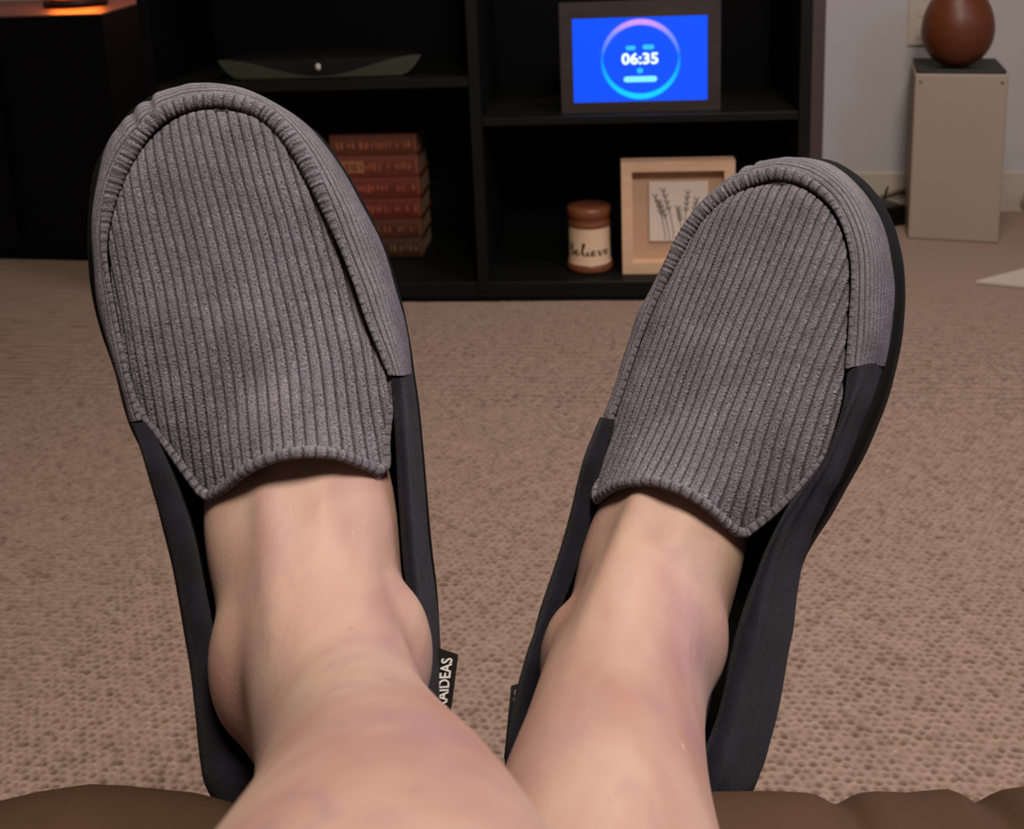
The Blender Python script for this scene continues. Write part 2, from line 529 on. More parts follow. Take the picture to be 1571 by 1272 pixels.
# ------------------------------------------------------------------ slippers
LEFT_SLIPPER = {
    'toe_edge': [[-47.1,173.4,22.0],[-49.3,193.8,22.0],[-52.2,209.7,22.0],[-53.6,225.6,22.0],[-52.9,241.8,22.0],[-50.3,257.9,22.0],[-46.2,273.8,22.0],[-40.7,286.8,22.0],[-33.3,295.4,22.0],[-25.7,301.2,22.0],[-16.9,305.1,22.0],[-10.5,306.0,22.0],[-1.7,306.2,22.0],[8.9,303.8,22.0],[19.4,299.6,22.0],[29.4,292.6,22.0],[39.0,283.4,22.0],[45.8,273.7,22.0],[52.1,261.0,22.0],[57.8,245.6,22.0],[62.2,230.8,22.0],[65.2,216.1,22.0],[66.8,201.7,22.0],[67.5,190.4,22.0],[67.5,177.9,22.0],[67.0,167.8,22.0]],
    'seam': [[-38.0,173.5,50.0],[-40.1,185.0,48.5],[-41.4,198.9,46.9],[-42.5,214.4,45.7],[-43.1,228.7,44.9],[-43.1,240.4,44.2],[-41.4,250.6,43.4],[-38.1,260.6,42.6],[-33.3,270.4,42.0],[-28.2,277.5,42.0],[-22.1,284.5,42.0],[-14.8,290.0,42.0],[-7.4,292.5,42.0],[1.3,293.2,42.0],[10.4,292.1,42.4],[19.2,288.8,42.8],[26.4,284.1,43.2],[32.4,276.6,43.5],[37.4,266.6,43.9],[41.0,256.3,44.6],[43.6,246.3,45.4],[45.9,235.0,46.2],[48.6,221.1,46.9],[51.2,207.4,47.7],[53.2,193.9,48.5],[55.8,181.7,49.2],[58.2,170.9,50.0]],
    'quarter_edge': [[67.3,168.4,24.0],[66.5,155.0,25.0],[65.2,139.2,25.9],[63.7,123.7,26.9],[62.1,108.4,27.9],[61.1,95.8,28.4],[60.6,83.1,28.9],[59.4,68.1,29.4],[58.0,58.5,29.9],[56.0,46.4,30.0],[53.0,34.6,30.0],[49.0,23.2,30.0],[42.1,12.6,30.0],[29.8,6.0,30.0],[14.2,4.7,30.0],[-4.2,7.9,30.0],[-20.4,15.8,30.0],[-31.4,24.4,30.0],[-37.6,33.8,30.0],[-38.1,44.7,30.0],[-37.3,61.5,30.0],[-36.6,76.0,29.9],[-36.7,90.7,29.4],[-37.0,105.6,28.9],[-37.7,118.2,28.4],[-39.2,131.1,27.9],[-40.5,144.0,26.9],[-42.1,157.1,25.9],[-45.1,169.4,25.0],[-46.7,174.1,24.0]],
    'collar_inner': [[58.6,169.7,52.0],[56.9,155.1,54.7],[55.1,140.9,57.4],[53.5,129.2,58.7],[52.1,117.5,59.6],[50.9,105.9,60.5],[50.1,94.4,61.4],[49.2,83.1,62.6],[48.1,72.2,64.3],[46.7,61.7,66.2],[44.1,51.9,68.9],[39.6,42.9,71.6],[33.2,37.6,73.5],[23.8,36.3,75.3],[11.6,38.0,76.0],[-1.1,42.9,76.0],[-8.3,47.6,75.3],[-11.7,51.6,73.5],[-14.3,55.1,71.6],[-16.9,62.8,68.9],[-19.1,73.0,66.2],[-20.1,85.0,64.3],[-20.6,97.1,62.6],[-21.4,109.7,61.4],[-22.1,121.3,60.5],[-23.3,133.1,59.6],[-25.6,145.4,58.7],[-29.3,159.2,57.4],[-32.5,167.2,54.7],[-35.7,172.5,52.0]],
    'vamp_left': [[-15.4,141.6,62.0],[-19.4,147.3,58.7],[-25.2,157.2,55.3],[-31.0,166.8,52.0],[-35.6,172.9,49.3],[-39.4,181.7,47.3],[-40.7,195.0,46.0],[-41.8,210.4,44.7],[-42.3,225.9,43.7],[-42.1,237.6,43.0],[-40.2,249.0,43.0],[-36.7,258.9,43.3],[-31.7,268.0,44.0],[-26.1,275.4,44.7],[-19.6,281.7,45.3],[-12.7,286.2,46.0],[-5.4,288.9,46.7],[2.5,289.3,47.3],[10.2,288.0,48.0]],
    'vamp_right': [[48.0,137.3,62.0],[50.7,139.0,58.5],[52.2,146.1,54.9],[55.1,155.1,51.5],[58.1,163.1,48.7],[57.7,170.8,46.9],[54.4,183.1,45.5],[51.6,195.4,44.1],[49.5,207.8,43.4],[46.6,221.7,43.0],[44.0,235.6,43.1],[41.5,245.5,43.8],[38.9,254.8,44.5],[35.3,264.7,45.2],[30.7,274.1,45.9],[25.0,281.0,46.6],[18.5,285.1,47.3],[10.2,288.0,48.0]],
    'hem': [[-15.4,141.6,62.0],[-7.1,145.3,70.0],[0.5,149.7,77.0],[8.6,152.7,82.0],[15.9,153.7,84.0],[22.7,153.3,84.0],[29.2,151.6,82.0],[35.5,148.6,77.0],[41.9,143.5,70.0],[48.0,137.3,62.0]],
    'tag': [[55.2,66.0,44.0],[64.7,59.0,40.0],[54.7,29.6,40.0],[45.7,36.6,44.0]],
    'dome': 13,
    'sole_px': 0,
    'sole': [[-52.2,172.2,5.0],[-54.5,193.4,5.0],[-57.5,209.9,5.0],[-59.0,226.6,5.0],[-58.2,243.5,5.0],[-55.6,260.3,5.0],[-51.3,276.9,5.0],[-44.1,288.5,5.0],[-36.5,297.4,5.0],[-28.8,303.3,5.0],[-19.8,307.4,5.0],[-13.2,308.3,5.0],[-4.2,308.5,5.0],[6.7,305.9,5.0],[17.4,301.6,5.0],[27.7,294.4,5.0],[37.6,284.8,5.0],[45.8,277.0,5.0],[52.3,263.7,5.0],[58.3,247.6,5.0],[62.9,232.2,5.0],[66.0,216.8,5.0],[67.7,201.8,5.0],[68.4,190.0,5.0],[68.4,177.0,5.0],[67.9,166.4,5.0],[67.4,152.9,5.0],[66.0,136.2,5.0],[64.4,119.8,5.0],[62.8,103.5,5.0],[61.7,90.0,5.0],[60.9,76.6,5.0],[59.0,60.8,5.0],[57.3,50.4,5.0],[54.9,37.6,5.0],[51.5,25.2,5.0],[47.0,13.1,5.0],[39.8,1.7,5.0],[26.7,-5.6,5.0],[11.4,-6.9,5.0],[-8.3,-3.4,5.0],[-25.6,5.1,5.0],[-37.5,14.2,5.0],[-43.0,23.7,5.0],[-43.8,35.6,5.0],[-42.9,53.3,5.0],[-42.4,68.7,5.0],[-42.6,84.4,5.0],[-42.9,100.3,5.0],[-43.5,113.6,5.0],[-44.9,127.3,5.0],[-46.0,141.0,5.0],[-47.5,154.8,5.0]],
    'm': [[0.95349,-0.19425,0.23049,-0.13079],[0.28133,0.29896,-0.91185,0.34607],[0.10822,0.93429,0.3397,0.48685]],
}
RIGHT_SLIPPER = {
    'toe_edge': [[-57.0,158.1,24.0],[-56.2,168.9,24.0],[-55.7,178.6,24.0],[-56.2,191.4,24.0],[-55.7,201.2,24.0],[-55.3,211.2,24.0],[-53.2,221.5,24.0],[-51.1,232.0,24.0],[-47.9,244.3,24.0],[-45.2,258.3,24.0],[-41.5,269.1,24.0],[-35.8,278.7,24.0],[-28.4,287.7,23.8],[-20.7,294.8,23.0],[-9.5,300.0,22.2],[2.1,302.8,20.6],[11.0,302.9,18.9],[18.4,300.5,17.8],[25.3,296.7,17.4],[32.4,291.4,17.0],[39.1,284.1,17.0],[44.7,274.9,17.0],[48.7,265.2,17.0],[52.2,254.0,17.0],[54.5,242.6,17.0],[55.6,231.0,17.0],[55.9,218.8,17.0]],
    'seam': [[-45.7,160.2,50.0],[-45.4,170.9,48.3],[-45.4,184.7,46.6],[-45.1,198.7,45.4],[-43.9,212.2,44.6],[-42.5,226.2,43.7],[-40.1,241.8,42.9],[-36.7,256.1,42.0],[-30.8,267.4,42.0],[-23.7,276.3,42.0],[-16.0,282.4,42.0],[-6.5,287.3,42.0],[3.9,288.3,42.1],[13.5,285.9,42.6],[22.1,280.7,43.0],[28.0,274.5,43.4],[33.1,266.7,43.9],[37.3,257.4,44.3],[40.3,246.5,44.7],[42.3,235.4,45.1],[44.4,224.6,45.6],[46.3,212.5,46.0]],
    'quarter_edge': [[55.9,219.9,17.0],[55.5,210.4,17.4],[54.9,201.4,17.9],[53.4,192.3,18.0],[52.3,183.3,18.0],[51.2,174.3,18.4],[49.9,165.3,19.2],[47.7,157.5,20.1],[46.4,150.0,21.0],[44.8,142.4,21.8],[44.1,135.2,23.4],[43.4,127.3,25.2],[44.1,116.3,26.9],[45.0,108.7,28.7],[46.5,98.7,30.0],[47.0,88.3,30.0],[48.5,67.9,30.0],[48.5,52.4,30.0],[47.6,38.6,30.0],[41.8,27.1,30.0],[28.1,15.7,30.0],[8.3,4.0,30.6],[-13.0,-4.4,32.4],[-32.0,-7.6,34.2],[-44.7,-3.4,36.8],[-50.0,5.8,39.4],[-51.7,16.6,41.3],[-51.8,28.2,43.1],[-52.3,39.5,44.4],[-53.2,50.5,45.3],[-53.2,59.2,46.0],[-53.9,70.4,46.0],[-53.6,80.6,46.0],[-53.3,90.8,45.2],[-53.2,102.5,44.4],[-54.0,114.0,41.9],[-55.7,128.3,38.5],[-56.9,140.1,34.7],[-57.1,151.0,30.4],[-57.1,158.7,26.0]],
    'collar_inner': [[46.4,211.1,46.0],[48.1,197.7,47.9],[48.0,185.3,49.9],[46.8,174.0,52.7],[43.8,164.9,55.6],[39.6,154.7,57.7],[37.1,144.2,59.6],[34.8,131.6,60.8],[33.9,121.0,61.7],[32.9,110.4,62.7],[32.7,100.3,63.7],[33.2,90.6,65.3],[34.2,79.0,67.2],[34.7,67.4,69.7],[32.8,53.9,72.6],[26.0,42.7,74.5],[12.7,33.7,75.5],[-2.3,28.4,76.0],[-14.6,28.7,76.0],[-23.7,34.4,75.2],[-29.9,41.4,73.3],[-35.1,49.1,71.0],[-39.3,60.1,68.1],[-40.9,69.8,65.5],[-40.1,80.1,63.5],[-39.2,91.3,61.8],[-38.7,103.4,60.8],[-38.9,117.4,59.9],[-39.9,128.4,58.9],[-41.8,145.0,57.8],[-42.9,156.4,54.9],[-44.2,161.1,52.0]],
    'vamp_left': [[-38.3,126.5,62.0],[-41.6,133.5,57.2],[-43.9,143.8,53.0],[-44.9,155.3,49.8],[-45.3,166.4,47.6],[-45.3,179.5,46.0],[-45.2,194.5,44.4],[-44.5,208.4,43.4],[-42.8,222.1,43.0],[-40.0,237.3,43.2],[-36.0,251.4,44.0],[-30.7,263.0,44.8],[-24.0,271.6,45.6],[-16.1,277.9,46.4],[-8.3,281.5,47.2],[-0.8,283.6,48.0]],
    'vamp_right': [[25.3,135.7,62.0],[29.1,141.2,59.1],[33.6,148.0,56.6],[37.9,155.6,54.4],[42.3,163.9,52.2],[45.2,171.6,50.6],[46.9,179.5,49.2],[47.3,189.2,47.8],[46.9,200.1,47.1],[44.9,212.0,46.4],[42.4,224.0,45.6],[40.2,234.9,44.9],[37.9,245.9,44.2],[35.1,256.3,44.0],[31.0,265.2,44.3],[26.3,272.2,45.1],[20.7,277.7,45.8],[13.8,281.7,46.5],[6.0,284.1,47.3],[-0.8,283.6,48.0]],
    'hem': [[-38.3,126.5,62.0],[-33.3,131.8,69.2],[-26.5,137.7,75.6],[-18.6,142.2,80.5],[-9.9,145.6,83.2],[-1.4,146.5,84.0],[5.5,146.0,83.2],[12.0,144.4,80.5],[16.9,141.6,75.6],[21.5,138.3,69.2],[25.3,135.7,62.0]],
    'tag': [[-50.4,43.6,66.0],[-44.2,47.7,63.0],[-37.0,18.9,63.0],[-44.4,16.2,66.0]],
    'dome': 13,
    'sole': [[2.7,306.1,3.0],[12.2,306.1,3.0],[20.6,303.5,3.0],[29.4,298.9,3.0],[36.8,292.8,3.0],[43.2,284.6,3.0],[48.2,275.4,3.0],[52.3,265.5,3.0],[55.5,254.0,3.0],[57.2,245.2,3.0],[58.8,233.5,3.0],[59.3,221.6,3.0],[59.1,206.6,3.0],[57.5,192.7,3.0],[55.2,178.7,3.0],[51.5,164.2,3.0],[47.9,149.8,3.0],[44.6,139.8,3.0],[41.8,130.1,3.0],[40.7,119.6,3.0],[40.9,109.6,3.0],[42.4,96.0,3.0],[43.3,83.7,3.0],[44.8,63.5,3.0],[44.9,49.8,3.0],[44.8,34.0,3.0],[40.8,20.7,3.0],[25.3,7.2,3.0],[2.8,-5.6,3.0],[-20.2,-15.3,3.0],[-39.6,-18.5,3.0],[-52.6,-14.5,3.0],[-58.8,-5.6,3.0],[-61.9,6.6,3.0],[-64.1,23.8,3.0],[-65.5,41.8,3.0],[-65.5,60.5,3.0],[-64.5,82.9,3.0],[-63.2,105.8,3.0],[-62.6,128.7,3.0],[-61.6,148.6,3.0],[-60.7,168.7,3.0],[-60.2,190.6,3.0],[-58.7,209.6,3.0],[-55.1,227.6,3.0],[-50.6,245.9,3.0],[-44.9,262.8,3.0],[-37.4,278.3,3.0],[-27.8,290.8,3.0],[-15.2,300.0,3.0],[-4.9,304.5,3.0]],
    'm': [[0.90032,0.28714,-0.32706,-0.00067],[-0.41976,0.37438,-0.82682,0.3906],[-0.11497,0.8817,0.4576,0.45186]],
}
LEG_RINGS = [
    [[-0.1307,0.3433,0.5558,0.027,0.032],[-0.118,0.3184,0.5669,0.031,0.0341],[-0.1007,0.2833,0.5852,0.0278,0.03058],[-0.0845,0.248,0.6036,0.0279,0.030690000000000002],[-0.0699,0.2127,0.6225,0.0296,0.032560000000000006],[-0.0568,0.1773,0.6424,0.0325,0.03575],[-0.0464,0.1416,0.6621,0.036,0.039599999999999996],[-0.0378,0.1054,0.6806,0.0395,0.04345],[-0.0314,0.0687,0.6977,0.0415,0.04565],[-0.0373,0.0188,0.7086,0.045,0.05],[-0.0462,-0.0309,0.7224,0.05,0.053],[-0.0503,-0.0818,0.7274,0.051,0.054]],
    [[0.0007,0.3877,0.5435,0.027,0.032],[-0.0033,0.3652,0.5513,0.0317,0.03487],[-0.0076,0.3257,0.5616,0.0307,0.03377],[-0.0101,0.2864,0.5718,0.0311,0.034210000000000004],[-0.0115,0.2472,0.582,0.0335,0.03685],[-0.0098,0.2081,0.591,0.0358,0.03938],[-0.0057,0.1693,0.5996,0.038,0.0418],[0.0004,0.1307,0.6082,0.0405,0.044550000000000006],[0.0082,0.0923,0.6169,0.0432,0.04752],[0.0277,0.0409,0.6303,0.047,0.052],[0.0548,-0.0138,0.6479,0.05,0.053],[0.0757,-0.0596,0.6626,0.051,0.054]]]
MALLEOLI = [[-0.1338,0.3096,0.5876],[-0.0921,0.3133,0.5856],[-0.0242,0.353,0.5541],[0.0186,0.3634,0.564]]


PITCH = 4.0   # rib spacing, millimetres


def rib_height(u):
    """Rounded rib with a narrow furrow at whole numbers of u; second strand slightly lower."""
    fr = u - np.floor(u)
    edge = np.minimum(fr, 1 - fr)
    ridge = np.sqrt(np.clip(1 - (1 - np.clip(edge / 0.27, 0, 1)) ** 2, 0, 1))
    dip = 0.22 * np.exp(-((fr - 0.52) / 0.07) ** 2)
    return ridge - dip


def low_noise(P, scale, seed):
    r = np.random.default_rng(seed)
    out = np.zeros(P.shape[:-1])
    for _ in range(7):
        k = r.normal(size=3) * scale
        out += np.sin(P @ k + r.uniform(0, 6.28))
    return out / 7.0


def build_slipper(D, name, label, mirror, tag_text_down, seed):
    root = thing(name, label, 'slipper')
    m = Matrix([*D['m'], [0, 0, 0, 1]])
    root.matrix_world = m @ Matrix.Scale(0.001, 4)

    # ---- sole: slab with rounded edge, slightly wider than the upper
    so = catmull(D['sole'], 200, closed=True)[:, :2]
    cen = so.mean(0)

    def inset(c, d):
        t = np.roll(c, -1, 0) - np.roll(c, 1, 0)
        n = np.stack([t[:, 1], -t[:, 0]], 1)
        n /= np.linalg.norm(n, axis=1)[:, None]
        if ((c + n - cen) ** 2).sum() < ((c - cen) ** 2).sum(): n = -n
        return c - n * d
    rows = []
    for d, z in ((40, -3.5), (3.0, -3.5), (1.0, -2.5), (0.0, 0.0), (0.0, 5.0), (0.3, 8.0), (0.0, 8.6), (0.2, 13.0), (1.6, 15.5), (4.0, 16.0), (12, 16.0)):
        c = inset(so, d) if d < 39 else cen + (so - cen) * 0.05
        rows.append(np.concatenate([c, np.full((200, 1), z)], 1))
    rows.append(np.concatenate([cen + (so - cen) * 0.02, np.full((200, 1), 16.0)], 1))
    grid_mesh('sole', np.array(rows), M_RUBBER, root, close_u=True)

    # ---- insole
    qe = catmull(D['quarter_edge'], 160)
    te = catmull(D['toe_edge'], 160)
    loop = np.concatenate([te[:, :2], qe[1:-1, :2]])
    c0 = loop.mean(0)
    ring = c0 + (loop - c0) * 0.93
    rows = [np.concatenate([c0 + (ring - c0) * s, np.full((len(ring), 1), 17.5)], 1) for s in (0.02, 0.5, 1.0)]
    grid_mesh('insole', np.array(rows), M_LINING, root, close_u=True)

    # ---- toe wall: ribbed band between the sole and the raised seam
    N = 420
    U0 = catmull(D['toe_edge'], N)
    S0 = catmull(D['seam'], N)
    # pair the two curves by matching normalised length
    Mr = 110
    th = np.linspace(0, 1, Mr)
    lower = U0.copy()
    cxy = so.mean(0)
    low = np.concatenate([cxy + (U0[:, :2] - cxy) * 0.985, np.full((N, 1), 12.0)], 1)
    P = np.zeros((Mr, N, 3))
    nlow = 14
    for i in range(nlow):
        w = i / nlow
        P[i] = low + (U0 - low) * np.array([np.sin(w * np.pi / 2)] * 2 + [w])
    for i in range(nlow, Mr):
        a = (i - nlow) / (Mr - 1 - nlow) * np.pi / 2
        wx = 1 - np.cos(a)
        wz = np.sin(a)
        wx = 0.65 * wx + 0.35 * (a / (np.pi / 2))
        P[i] = U0 + (S0 - U0) * np.array([wx, wx, wz])
    Nn = normals_of(P)
    if Nn[Mr // 2, N // 2, 2] < 0: Nn = -Nn
    width = np.cumsum(np.concatenate([np.zeros((1, N)), np.linalg.norm(np.diff(P, axis=0), axis=2)]), 0)
    total = width[-1:]
    dist = total - width                      # distance below the seam
    along = arclen(U0)[None, :].repeat(Mr, 0)
    sfrac = np.linspace(0, 1, N)[None, :]
    # ribs crowd together towards the tip, where the strip is gathered
    tip = np.exp(-((sfrac - D['tip']) / 0.05) ** 2)
    u = dist / (3.0 + 0.0 * tip) + 0.55 * np.sin(along * 0.11) * tip
    amp = (0.25 + 0.45 * smoothstep(-dist, -24, -8))
    amp = amp * (1 - 0.85 * np.clip(smoothstep(dist, 12, 26), 0, 1))
    disp = amp * (rib_height(u) - 0.7)
    pl = tip * (0.28 * np.sin((sfrac - D['tip']) * 260.0) * np.sin(np.clip(dist / total, 0, 1) * np.pi))
    fold = sfrac - D['tip']
    pl = pl - 1.7 * np.exp(-(fold / 0.006) ** 2) - 0.8 * np.exp(-((fold + 0.028) / 0.007) ** 2) - 0.9 * np.exp(-((fold - 0.030) / 0.008) ** 2) * np.clip(1 - dist / total, 0, 1)
    disp = disp + pl + 0.8 * low_noise(P, 0.10, seed)
    P2 = P + Nn * disp[..., None]
    grid_mesh('toe_band', P2, M_KNIT, root, uv=np.stack([u, along], -1))

    # ---- vamp: ribbed plug over the instep
    NA, NB = 330, 260
    Lc = catmull(D['vamp_left'], NB)
    Rc = catmull(D['vamp_right'], NB)
    Hc = catmull(D['hem'], NA)
    a = np.linspace(0, 1, NA)[None, :, None]
    b = np.linspace(0, 1, NB)[:, None, None]
    tipP = Lc[-1][None, None, :]
    ruled = Lc[:, None, :] * (1 - a) + Rc[:, None, :] * a
    vert = Hc[None, :, :] * (1 - b) + tipP * b
    bil = (Hc[0] * (1 - a) + Hc[-1] * a) * (1 - b) + tipP * b
    wv = (1 - b) ** 2
    P = ruled + (vert - bil) * wv
    A, B = a[..., 0].repeat(NB, 0), b[..., 0].repeat(NA, 1)
    arch = np.clip(4 * A * (1 - A), 0, 1) ** 0.75
    domeh = D['dome'] * np.sin(np.clip(B * 1.05, 0, 1) * np.pi) ** 0.8 * (1 - 0.3 * B)
    P[..., 2] += domeh * arch
    # groove along the raised seam, fading at the free edges
    wrow = np.linalg.norm(Rc - Lc, axis=1)[:, None]
    dl = np.minimum(A, 1 - A) * wrow
    dt = np.linalg.norm(P[..., :2] - tipP[..., :2], axis=2)
    dd = np.minimum(dl, dt + 0.0)
    gz = smoothstep(B, 0.12, 0.35)
    P[..., 2] -= gz * 1.9 * np.exp(-(dd / 4.5) ** 2)
    u = (P[..., 0] - D['rib_shift'] * (smoothstep(1 - B, 0.0, 0.75))) / PITCH
    # foreshortened knit flanks keep their rib count: measure across the surface
    arcx = np.cumsum(np.concatenate([np.zeros((NB, 1)), np.linalg.norm(np.diff(P, axis=1), axis=2)], 1), 1)
    Nn = normals_of(P)
    if Nn[NB // 3, NA // 2, 2] < 0: Nn = -Nn
    along = P[..., 1]
    wob = 0.10 * low_noise(P, 0.12, seed + 1)
    u = u + wob
    disp = 1.25 * (rib_height(u) - 0.8) + 0.9 * low_noise(P, 0.06, seed + 2)
    P2 = P + Nn * disp[..., None]
    grid_mesh('vamp', P2, M_KNIT, root, uv=np.stack([u, along], -1))
    # dark lining just under the vamp
    Pl = P - Nn * 2.0
    grid_mesh('vamp_lining', Pl[::6, ::6], M_LINING, root)

    # ---- piping: the raised rolled seam
    n = 1000
    pc = catmull(D['seam'], n)
    L = arclen(pc)
    s = L / L[-1]
    prof = 0.9 + 2.3 * np.clip(smoothstep(s, D['pipe'][0], D['pipe'][0] + 0.16) * smoothstep(1 - s, D['pipe'][1], D['pipe'][1] + 0.16), 0, 1)
    pc[:, 2] += prof * 0.35
    cor = 1 + 0.15 * (np.abs(np.sin(L * np.pi / 2.3)) - 0.5)
    o = sweep('piping', pc, prof * cor, M_KNIT, root, 14, uv=True)

    # ---- hem: rolled edge of the vamp with its free sides
    kl = catmull(D['vamp_left'], NB)[:int(NB * D['free'][0])][::-1]
    kr = catmull(D['vamp_right'], NB)[:int(NB * D['free'][1])]
    path = np.concatenate([kl[:-3], catmull(D['hem'], 150)[2:-2], kr[3:]])
    path = catmull(path[::4], 560)
    L = arclen(path)
    s = L / L[-1]
    fade = smoothstep(s, 0.0, 0.25) * smoothstep(1 - s, 0.0, 0.25)
    r = (1.0 + 1.1 * fade) * (1 + 0.10 * (np.abs(np.sin(L * np.pi / 3.6)) - 0.5))
    sweep('hem', path, r, M_KNIT, root, 12, uv=True)

    # ---- quarter: padded suede collar running round the heel
    N = 300
    Q = catmull(D['quarter_edge'], N)
    I = catmull(D['collar_inner'], N)[::1]
    rows = []
    low = np.concatenate([cxy + (Q[:, :2] - cxy) * 0.985, np.full((N, 1), 12.0)], 1)
    for w in np.linspace(0, 1, 6)[:-1]:
        rows.append(low + (Q - low) * np.array([np.sin(w * np.pi / 2)] * 2 + [w]))
    K = 34
    hin = I[:, 2]
    endf = np.minimum(smoothstep(np.linspace(0, 1, N), 0, 0.06), smoothstep(1 - np.linspace(0, 1, N), 0, 0.06))
    for w in np.linspace(0, 1, K):
        xy = Q[:, :2] + (I[:, :2] - Q[:, :2]) * (0.75 * w ** 1.5 + 0.25 * w)
        top = hin + 4.0 * endf
        z = Q[:, 2] + (top - Q[:, 2]) * np.sin(min(1, w / 0.78) * np.pi / 2)
        if w > 0.78:
            z = z - (4.0 * endf + 1.5) * ((w - 0.78) / 0.22) ** 2
        crease = 2.2 * np.exp(-((w - D['crease']) / 0.09) ** 2) * endf
        out = Q[:, :2] - I[:, :2]
        out = out / (np.linalg.norm(out, axis=1)[:, None] + 1e-9)
        xy = xy - out * crease[:, None]
        rows.append(np.concatenate([xy, z[:, None]], 1))
    P = np.array(rows)
    P = P + 0.5 * low_noise(P, 0.07, seed + 3)[..., None] * np.array([0.6, 0.3, 1.0])
    grid_mesh('quarter', P, M_SUEDE, root)
    rows = []
    for w, zf in ((0.0, 1.0), (0.02, 0.93), (0.10, 0.8), (0.18, 0.6), (0.2, 0.45), (0.2, 0.30)):
        xy = I[:, :2] + (Q[:, :2] - I[:, :2]) * w
        rows.append(np.concatenate([xy, (17 + (hin - 19) * zf)[:, None]], 1))
    grid_mesh('collar_lining', np.array(rows), M_LINING, root)

    # ---- woven side tag with lettering
    tl, tr, br, bl = [Vector(p) for p in D['tag']]
    nz = 9
    front, back = [], []
    for j in range(nz):
        f = j / (nz - 1)
        l, r = tl.lerp(bl, f), tr.lerp(br, f)
        for i in range(4):
            g = i / 3
            p = l.lerp(r, g) + Vector((0, 0, 0.7 * math.sin(f * 3.1) * g))
            front.append(p)
            back.append(p - Vector((0, 0, 0.7)))
    vs = front + back
    fs = []
    off = len(front)
    for j in range(nz - 1):
        for i in range(3):
            q = [j * 4 + i, j * 4 + i + 1, (j + 1) * 4 + i + 1, (j + 1) * 4 + i]
            fs.append(q)
            fs.append([off + x for x in reversed(q)])
    rim = [i for i in range(4)] + [j * 4 + 3 for j in range(1, nz)] + [(nz - 1) * 4 + i for i in (2, 1, 0)] + [j * 4 for j in range(nz - 2, 0, -1)]
    for q in range(len(rim)):
        c, d = rim[q], rim[(q + 1) % len(rim)]
        fs.append([c, c + off, d + off, d])
    tg = pydata('brand_tag', vs, fs, M_TAG, root)
    tag(tg, 'black woven tag sewn to the collar side')
    w = ((tr - tl).length + (br - bl).length) / 2
    ln = ((bl - tl).length + (br - tr).length) / 2
    ax_down = ((bl + br) - (tl + tr)).normalized()
    ax_right = ((tr + br) - (tl + bl)).normalized()
    cen3 = (tl + tr + bl + br) / 4
    nrm = ax_right.cross(-ax_down).normalized()
    if nrm.z < 0: nrm = -nrm
    if tag_text_down:
        xa, ya = ax_down, ax_right
        size, mt = D['tag_size'], M_TAGDIM
        cen3 = cen3 + ax_right * w * D['tag_off']
    else:
        xa, ya = -ax_down, -ax_right
        size, mt = D['tag_size'], M_TAGTXT
        cen3 = cen3 + ax_right * w * D['tag_off']
    ya = (ya - xa * ya.dot(xa)).normalized()
    mw = Matrix([[xa[i], ya[i], nrm[i], cen3[i] + nrm[i] * 1.0] for i in range(3)] + [[0, 0, 0, 1]])
    text_mesh('tag_lettering', 'ULTRAIDEAS', size, mt, tg, mw, fit=ln * 0.86, extrude=0.12, bold=0.012)
    return root


def text_mesh(name, body, size, material, parent, matrix, fit=None, extrude=0.0005, bold=0.0, shear=0.0, width=None):
    cu = bpy.data.curves.new(name, 'FONT')
    cu.body = body
    cu.size = size
    cu.align_x = 'CENTER'
    cu.align_y = 'CENTER'
    cu.extrude = extrude
    cu.offset = bold * size
    cu.shear = shear
    cu.resolution_u = 3
    to = bpy.data.objects.new(name, cu)
    COL.objects.link(to)
    bpy.context.view_layer.update()
    dg = bpy.context.evaluated_depsgraph_get()
    me = bpy.data.meshes.new_from_object(to.evaluated_get(dg))
    bpy.data.objects.remove(to)
    bpy.data.curves.remove(cu)
    xs = [v.co.x for v in me.vertices]
    sx = fit / (max(xs) - min(xs)) if fit else 1.0
    cxx = (max(xs) + min(xs)) / 2
    for v in me.vertices:
        v.co.x = (v.co.x - cxx) * sx
    me.transform(matrix)
    me.materials.clear()
    return link_mesh(name, me, material, parent)


LEFT_SLIPPER.update(pipe=(0.20, 0.16), tip=0.43, rib_shift=9.0, free=(0.30, 0.22), crease=0.30, tag_size=6.6, tag_off=0.10)
RIGHT_SLIPPER.update(pipe=(0.20, 0.24), tip=0.52, rib_shift=-7.0, free=(0.22, 0.28), crease=0.38, tag_size=4.6, tag_off=-0.10)
build_slipper(LEFT_SLIPPER, 'slipper', 'grey rib-knit slipper on the left foot, nearer the camera, white-lettered tag on its right side', 1, False, 11)
build_slipper(RIGHT_SLIPPER, 'slipper', 'grey rib-knit slipper on the right foot, toe leaning right, thick black sole edge showing', -1, True, 23)

# ------------------------------------------------------------------ person: both bare legs as one surface


def loft(bm, rings, nside=28):
    """rings: centre (3), half width, half height; oriented along the path."""
    c = np.array([r[:3] for r in rings], float)
    T = np.gradient(c, axis=0)
    T /= np.linalg.norm(T, axis=1)[:, None]
    loops = []
    for i, r in enumerate(rings):
        t = T[i]
        side = np.cross(t, np.array([0, 0, 1.0]))
        side /= np.linalg.norm(side)
        upv = np.cross(side, t)
        vs = []
        for k in range(nside):
            a = 2 * math.pi * k / nside
            vs.append(bm.verts.new(tuple(c[i] + side * r[3] * math.cos(a) + upv * r[4] * math.sin(a))))
        loops.append(vs)
    for a, b in zip(loops[:-1], loops[1:]):
        for k in range(nside):
            bm.faces.new((a[k], a[(k + 1) % nside], b[(k + 1) % nside], b[k]))
    bm.faces.new(loops[0][::-1])
    bm.faces.new(loops[-1])


def smooth_rings(rings, n):
    return catmull(rings, n).tolist()


